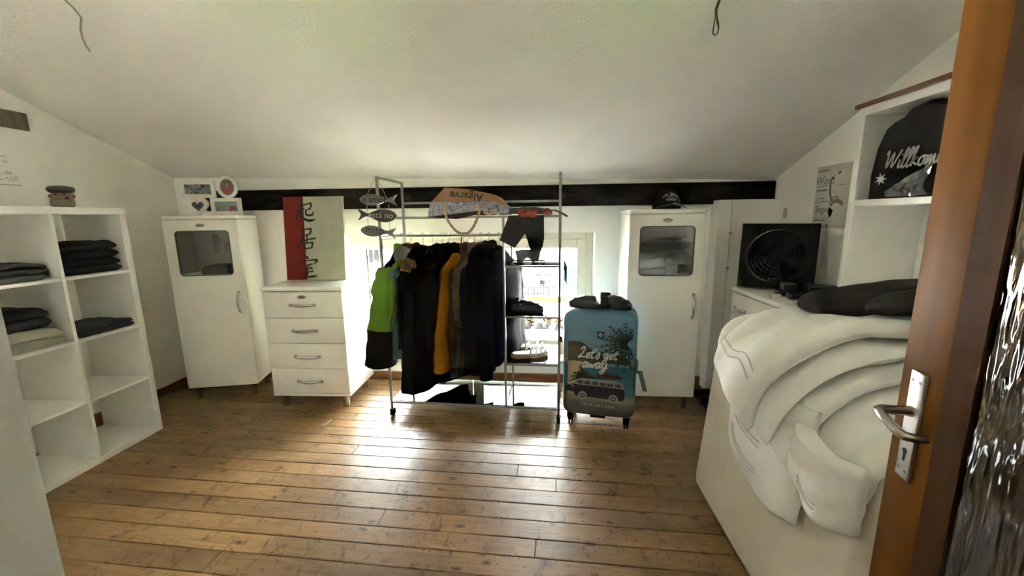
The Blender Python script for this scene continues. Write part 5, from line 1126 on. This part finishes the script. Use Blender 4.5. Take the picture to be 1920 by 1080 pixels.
# hanging flaps
def flap(y0, y1, zt, zb, xo, bul, th, name, seed):
    def fn(u, v):
        y = y0 + (y1 - y0) * u; zb_ = bez([(0, 0, z) for z in zb], u).z; z = zt + (zb_ - zt) * v
        x = fx(z) - th / 2 - 0.006 - xo * (1 - 0.25 * v) - bul * math.sin(PI * u) ** 0.8 * (1 - 0.35 * v) + 0.008 * math.sin(11 * u + seed) * v + 0.002 * math.sin(15 * v + 9 * u + seed)
        return Vector((x, y + 0.02 * v * math.sin(PI * u), z))
    MB().sheet(fn, 30, 30, th, 0.10).build(name, M['duvet'], dv, smooth=80); return fn
fa = flap(1.66, 1.17, 0.80, [0.61, 0.50, 0.425, 0.39, 0.42], 0.0, 0.055, 0.045, 'hanging_flap', 1)
fb = flap(1.20, 0.955, 0.755, [0.66, 0.60, 0.56, 0.545, 0.57], 0.012, 0.045, 0.055, 'hanging_flap', 3)
for v_ in (0.50, 0.55, 0.76, 0.80): quilt(dv, fa, [(0.30, v_ - 0.05), (0.40, v_ + 0.005), (0.52, v_ + 0.02), (0.66, v_)], 0.0228, M['seam'])
for v_ in (0.72, 0.80): quilt(dv, fb, [(0.40, v_ - 0.05), (0.55, v_ + 0.01), (0.72, v_ + 0.02)], 0.0277, M['seam'])
MB().sheet(lambda u, v: (1.045 + 0.058 * u + 0.012 * v, 1.172 - 0.012 * v, 1.085 - 0.062 * v), 6, 6, 0.003).build('care_label', M['paper'], dv, smooth=60)

bk = thing('fleece_blanket', 'dark grey fleece blanket folded in two lobes on the white duvet', 'blanket', (0, 0, 0))
M['fleece'] = mat('dark_grey_fleece', (0.036, 0.033, 0.030), 1.0, var=0.15, bump=0.4, bscale=120, spec=0.1)
def lobe(x0, x1, yc, zc, ry, rz, name, slope=0.12):
    rings = []; n = 24; m = 22
    for i in range(m + 1):
        t = i / m; x = x0 + (x1 - x0) * t; s_ = math.sqrt(max(0.0, 1 - (1 - min(1, t / 0.34)) ** 2)) * (1 - 0.06 * t) + 0.02
        rings.append([(x, yc + 0.03 * t + ry * s_ * math.copysign(abs(math.cos(2 * PI * j / n)) ** 0.8, math.cos(2 * PI * j / n)), zc + slope * (x - x0) + rz * s_ * math.copysign(abs(math.sin(2 * PI * j / n)) ** 0.9, math.sin(2 * PI * j / n))) for j in range(n)])
    MB().loft(rings).jitter(0.008, 9, yc).build(name, M['fleece'], bk, smooth=80)
lobe(0.945, 1.40, 1.50, 1.050, 0.12, 0.042, 'back_fold', 0.13)
lobe(1.0, 1.40, 1.27, 1.098, 0.07, 0.034, 'front_fold', 0.12)

# ================================================================== WIRES, CABLES
def ceilp(x, y, d=0.0): return (x, y, ceil_z(x, y) - d)
M['wirewhite'] = mat('grey_white_cable', (0.30, 0.28, 0.22), 0.6)
cw = thing('ceiling_cable', 'loose grey cable hanging from the ceiling at the upper left', 'cable', ceilp(-1.99, 1.66))
O = Vector(ceilp(-1.99, 1.66))
MB().tube([Vector(p) - O for p in (ceilp(-1.99, 1.60, -0.01), ceilp(-1.985, 1.68, 0.012), ceilp(-1.99, 1.74, 0.02), ceilp(-2.0, 1.775, 0.03), ceilp(-2.03, 1.79, 0.06), ceilp(-2.04, 1.80, 0.09), ceilp(-2.03, 1.80, 0.12), ceilp(-2.015, 1.80, 0.145))], 0.0038, 8).build('wire', M['wirewhite'], cw)
cw2 = thing('ceiling_wire_loop', 'brown wire loop hanging from the ceiling at the top right', 'wire', ceilp(0.70, 1.84))
M['wirebrown'] = mat('brown_wire', (0.11, 0.075, 0.045), 0.6)
MB().tube([(0, -0.05, 0.03), (0.0, 0.0, -0.01), (0.002, 0.0, -0.03)], 0.006, 8).build('sleeve', M['wirebrown'], cw2)
MB().tube([(0.002, 0, -0.02), (-0.002, 0, -0.05), (-0.006, 0, -0.085), (-0.005, 0, -0.100), (0.004, 0, -0.106), (0.014, 0, -0.095), (0.015, 0, -0.075), (0.009, 0, -0.055), (0.003, 0, -0.03)], [0.0022, 0.0022, 0.0026, 0.0026, 0.0024, 0.0026, 0.003, 0.005, 0.003], 8).build('loop', M['wirebrown'], cw2)
pc = thing('power_cable', 'tangle of black cables on the floor beside the right cabinet', 'cable', (1.26, 2.80, 0.0))
for k in range(3):
    rg = random.Random(k); pts = []
    for i in range(50):
        a = i * 0.42; rr_ = 0.085 + 0.025 * math.sin(i * 0.37 + k); pts.append((0.01 * k + rr_ * math.cos(a + k) * 0.9, -0.06 + 0.10 * k + rr_ * 1.1 * math.sin(a + k), 0.006 + 0.004 * (i % 5) + 0.02 * (math.sin(i * 0.2) ** 2)))
    MB().tube(pts, 0.0045, 6).build('coil', M['black'], pc)
ps = thing('power_strip', 'black power strip on the floor between cabinet and chest', 'power strip', (1.20, 3.03, 0.0), 0.2)
MB().rbox(-0.10, 0.12, -0.025, 0.025, 0, 0.04, 0.008).build('body', M['black'], ps)
for k in range(3): MB().cyl((-0.06 + 0.07 * k, 0, 0.04), (-0.06 + 0.07 * k, 0, 0.0415), 0.018, 20).build('socket', M['darkplastic'], ps)
# ================================================================== OUTSIDE
GZ = -4.5
def ext(name, mb, m, label, cat, kind=None): return tag(mb.build(name, m, None, 0), label, cat, None, kind)
M['street'] = mat('sunlit_pale_asphalt', (0.52, 0.51, 0.50), 0.9, var=0.1, scale=0.6); M['lawn'] = mat('sunlit_lawn', (0.075, 0.15, 0.03), 0.95, var=0.3, scale=3)
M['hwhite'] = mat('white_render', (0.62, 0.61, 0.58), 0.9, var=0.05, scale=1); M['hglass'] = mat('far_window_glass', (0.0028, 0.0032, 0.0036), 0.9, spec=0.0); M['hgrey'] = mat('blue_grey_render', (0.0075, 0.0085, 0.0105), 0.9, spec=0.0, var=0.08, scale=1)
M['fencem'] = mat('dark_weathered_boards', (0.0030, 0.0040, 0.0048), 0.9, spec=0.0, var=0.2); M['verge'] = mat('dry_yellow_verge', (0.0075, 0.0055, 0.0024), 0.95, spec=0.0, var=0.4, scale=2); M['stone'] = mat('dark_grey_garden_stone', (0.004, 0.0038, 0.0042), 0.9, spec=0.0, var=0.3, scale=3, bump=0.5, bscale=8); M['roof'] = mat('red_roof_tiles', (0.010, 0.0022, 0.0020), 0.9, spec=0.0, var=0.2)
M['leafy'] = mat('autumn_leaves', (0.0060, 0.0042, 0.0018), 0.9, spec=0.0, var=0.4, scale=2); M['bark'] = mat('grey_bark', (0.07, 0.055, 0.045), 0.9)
tag(MB().box(-60, 60, 3.6, 90, GZ - 0.2, GZ).build('street_ground', M['street'], None, 0), 'pale sunlit street and yard outside the window', None, None, 'structure')
tag(MB().box(-22, -0.4, 3.6, 12.5, GZ, GZ + 0.02).build('garden_lawn', M['lawn'], None, 0), 'green lawn below the left half of the window', None, None, 'structure')
tag(MB().box(-0.4, 22, 3.6, 12.5, GZ, GZ + 0.02).build('paved_yard', mat('dark_paving', (0.10, 0.098, 0.092), 0.9, var=0.15, scale=1.5), None, 0), 'dark paved yard below the right half of the window', None, None, 'structure')
tag(MB().box(-3.2, 3.0, 27.3, 29.2, GZ, GZ + 0.05).build('verge', M['verge'], None, 0), 'dry yellow verge in front of the fence', None, None, 'structure')
h1 = thing('house', 'white workshop building with lettering and a wide window across the street', 'building', (0, 34, GZ))
MB().box(-2.2, 1.7, 0, 8, 0, 5.6).build('wall', M['hwhite'], h1)
MB().box(-2.6, 2.1, -0.3, 8.3, 5.6, 5.9).build('roof', M['roof'], h1)
def hwin(par, x0, x1, z0, z1, nx=1, nz=1):
    w = MB().ring([(x0, z0), (x1, z0), (x1, z1), (x0, z1)], [(x0 + .06, z0 + .06), (x1 - .06, z0 + .06), (x1 - .06, z1 - .06), (x0 + .06, z1 - .06)], -0.06, 0.0).build('window', M['fencem'], par)
    for i in range(nx):
        for j in range(nz):
            a = x0 + .08 + (x1 - x0 - .16) * i / nx; b = x0 + .05 + (x1 - x0 - .16) * (i + 1) / nx; c = z0 + .08 + (z1 - z0 - .16) * j / nz; d = z0 + .05 + (z1 - z0 - .16) * (j + 1) / nz
            MB().box(a, b, -0.03, -0.02, c, d).build('pane', M['hglass'], w)
zf = lambda py: 1.386 + (py) * 34 / 30 - 1.386 * 34 / 30 - GZ
hwin(h1, -0.62, 0.05, zf(-3.05), zf(-2.75), 3); hwin(h1, 0.18, 0.92, zf(-3.05), zf(-2.75), 3)
hwin(h1, -0.64, -0.30, zf(-3.97), zf(-3.22), 2, 4); hwin(h1, 0.42, 0.88, zf(-3.97), zf(-3.22), 2, 4); hwin(h1, -0.26, 0.38, zf(-3.97), zf(-3.22))
text('Wallmaring Druck', 0.36, lambda u, v, w: (-0.06 + u * 0.92, -0.03 - w, zf(-2.5) + v), bold=0.012).build('lettering', M['fencem'], h1, smooth=0)
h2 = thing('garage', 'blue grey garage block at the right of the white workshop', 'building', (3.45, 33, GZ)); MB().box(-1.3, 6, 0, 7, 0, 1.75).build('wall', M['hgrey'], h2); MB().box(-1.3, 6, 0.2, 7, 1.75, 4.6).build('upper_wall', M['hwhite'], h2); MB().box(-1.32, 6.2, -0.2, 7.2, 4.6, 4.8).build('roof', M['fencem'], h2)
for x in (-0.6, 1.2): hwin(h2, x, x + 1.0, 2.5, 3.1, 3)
h3 = thing('house', 'long white house with a red roof edge far left outside the window', 'building', (-17, 40, GZ)); MB().box(-9, 9, 0, 8, 0, 4.6).build('wall', M['hwhite'], h3)
MB().prism([(-9.5, 4.6), (9.5, 4.6), (8.5, 6.8), (-8.5, 6.8)], -0.4, 8.4).build('roof', M['roof'], h3)
for x in (-7, -4, -1, 2, 5): hwin(h3, x, x + 1.4, 1.4, 2.9, 2)
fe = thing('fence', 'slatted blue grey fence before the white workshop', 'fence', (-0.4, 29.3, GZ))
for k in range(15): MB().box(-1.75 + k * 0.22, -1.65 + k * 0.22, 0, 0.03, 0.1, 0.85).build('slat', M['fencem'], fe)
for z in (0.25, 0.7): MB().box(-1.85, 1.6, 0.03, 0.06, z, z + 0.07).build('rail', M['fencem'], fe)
sg = thing('road_sign', 'round violet road sign on a post beside the fence', 'sign', (-1.0, 28.6, GZ)); MB().cyl((0, 0, 0), (0, 0, 1.25), 0.03, 8).build('post', M['fencem'], sg)
MB().ring(circ(0, 1.25, 0.20, 0.20, 24), circ(0, 1.25, 0.14, 0.14, 24), -0.04, -0.03).box(-0.12, 0.12, -0.04, -0.03, 1.22, 1.28).build('disc', mat('violet_sign_paint', (0.006, 0.0012, 0.0055), 0.9, spec=0.0), sg)
lp = thing('lamp_post', 'thin grey post standing right of the fence', 'post', (1.55, 28.0, GZ)); MB().cyl((0, 0, 0), (0, 0, 2.2), 0.05, 8).build('pole', M['fencem'], lp)
rs = random.Random(9)
for k in range(9):
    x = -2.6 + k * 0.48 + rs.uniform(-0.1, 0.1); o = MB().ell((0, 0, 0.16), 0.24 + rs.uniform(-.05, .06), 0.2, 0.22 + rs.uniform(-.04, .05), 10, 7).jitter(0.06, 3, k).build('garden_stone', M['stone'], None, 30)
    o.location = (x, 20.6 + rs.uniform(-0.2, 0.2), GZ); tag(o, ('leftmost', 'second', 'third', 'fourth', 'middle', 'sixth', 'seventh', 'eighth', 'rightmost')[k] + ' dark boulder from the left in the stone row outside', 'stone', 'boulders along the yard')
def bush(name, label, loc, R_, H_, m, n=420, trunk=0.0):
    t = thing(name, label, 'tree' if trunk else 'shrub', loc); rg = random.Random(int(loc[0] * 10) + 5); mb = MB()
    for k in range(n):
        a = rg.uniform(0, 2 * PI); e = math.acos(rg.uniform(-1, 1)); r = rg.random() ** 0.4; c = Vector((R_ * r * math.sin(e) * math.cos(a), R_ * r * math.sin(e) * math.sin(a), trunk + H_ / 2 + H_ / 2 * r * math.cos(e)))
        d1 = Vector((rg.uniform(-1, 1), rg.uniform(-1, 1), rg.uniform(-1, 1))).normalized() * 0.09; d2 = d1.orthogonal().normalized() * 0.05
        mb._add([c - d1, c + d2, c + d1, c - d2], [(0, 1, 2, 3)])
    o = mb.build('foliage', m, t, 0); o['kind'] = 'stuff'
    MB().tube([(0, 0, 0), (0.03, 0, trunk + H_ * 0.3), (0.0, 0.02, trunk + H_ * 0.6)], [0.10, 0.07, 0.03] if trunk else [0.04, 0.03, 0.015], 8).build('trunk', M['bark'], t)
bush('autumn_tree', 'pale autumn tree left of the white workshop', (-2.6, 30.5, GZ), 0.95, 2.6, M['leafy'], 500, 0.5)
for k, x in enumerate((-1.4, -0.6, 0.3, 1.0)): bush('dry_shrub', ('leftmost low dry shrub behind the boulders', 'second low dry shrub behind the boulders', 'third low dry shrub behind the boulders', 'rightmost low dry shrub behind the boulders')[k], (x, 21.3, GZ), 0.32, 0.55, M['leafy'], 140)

cn = thing('bounce_roof', 'added white bounce roof out of view below the window', 'roof', (0.1, 3.62, -1.4))  # unseen reflector, added to throw sunlight up onto the room's ceiling
MB().box(-1.5, 1.5, 0.0, 1.4, -0.06, 0.0).build('sheet', mat('white_bounce_sheet', (0.88, 0.86, 0.80), 0.4, var=0.03), cn)
for k in range(9): MB().box(-1.5 + k * 0.37, -1.46 + k * 0.37, 0.0, 1.4, 0.0, 0.03).build('rib', mat('white_bounce_rib', (0.85, 0.83, 0.78), 0.4), cn)
for x in (-1.4, 1.4): MB().cyl((x, 1.3, -3.1), (x, 1.3, -0.06), 0.05, 10).build('post', M['hwhite'], cn)
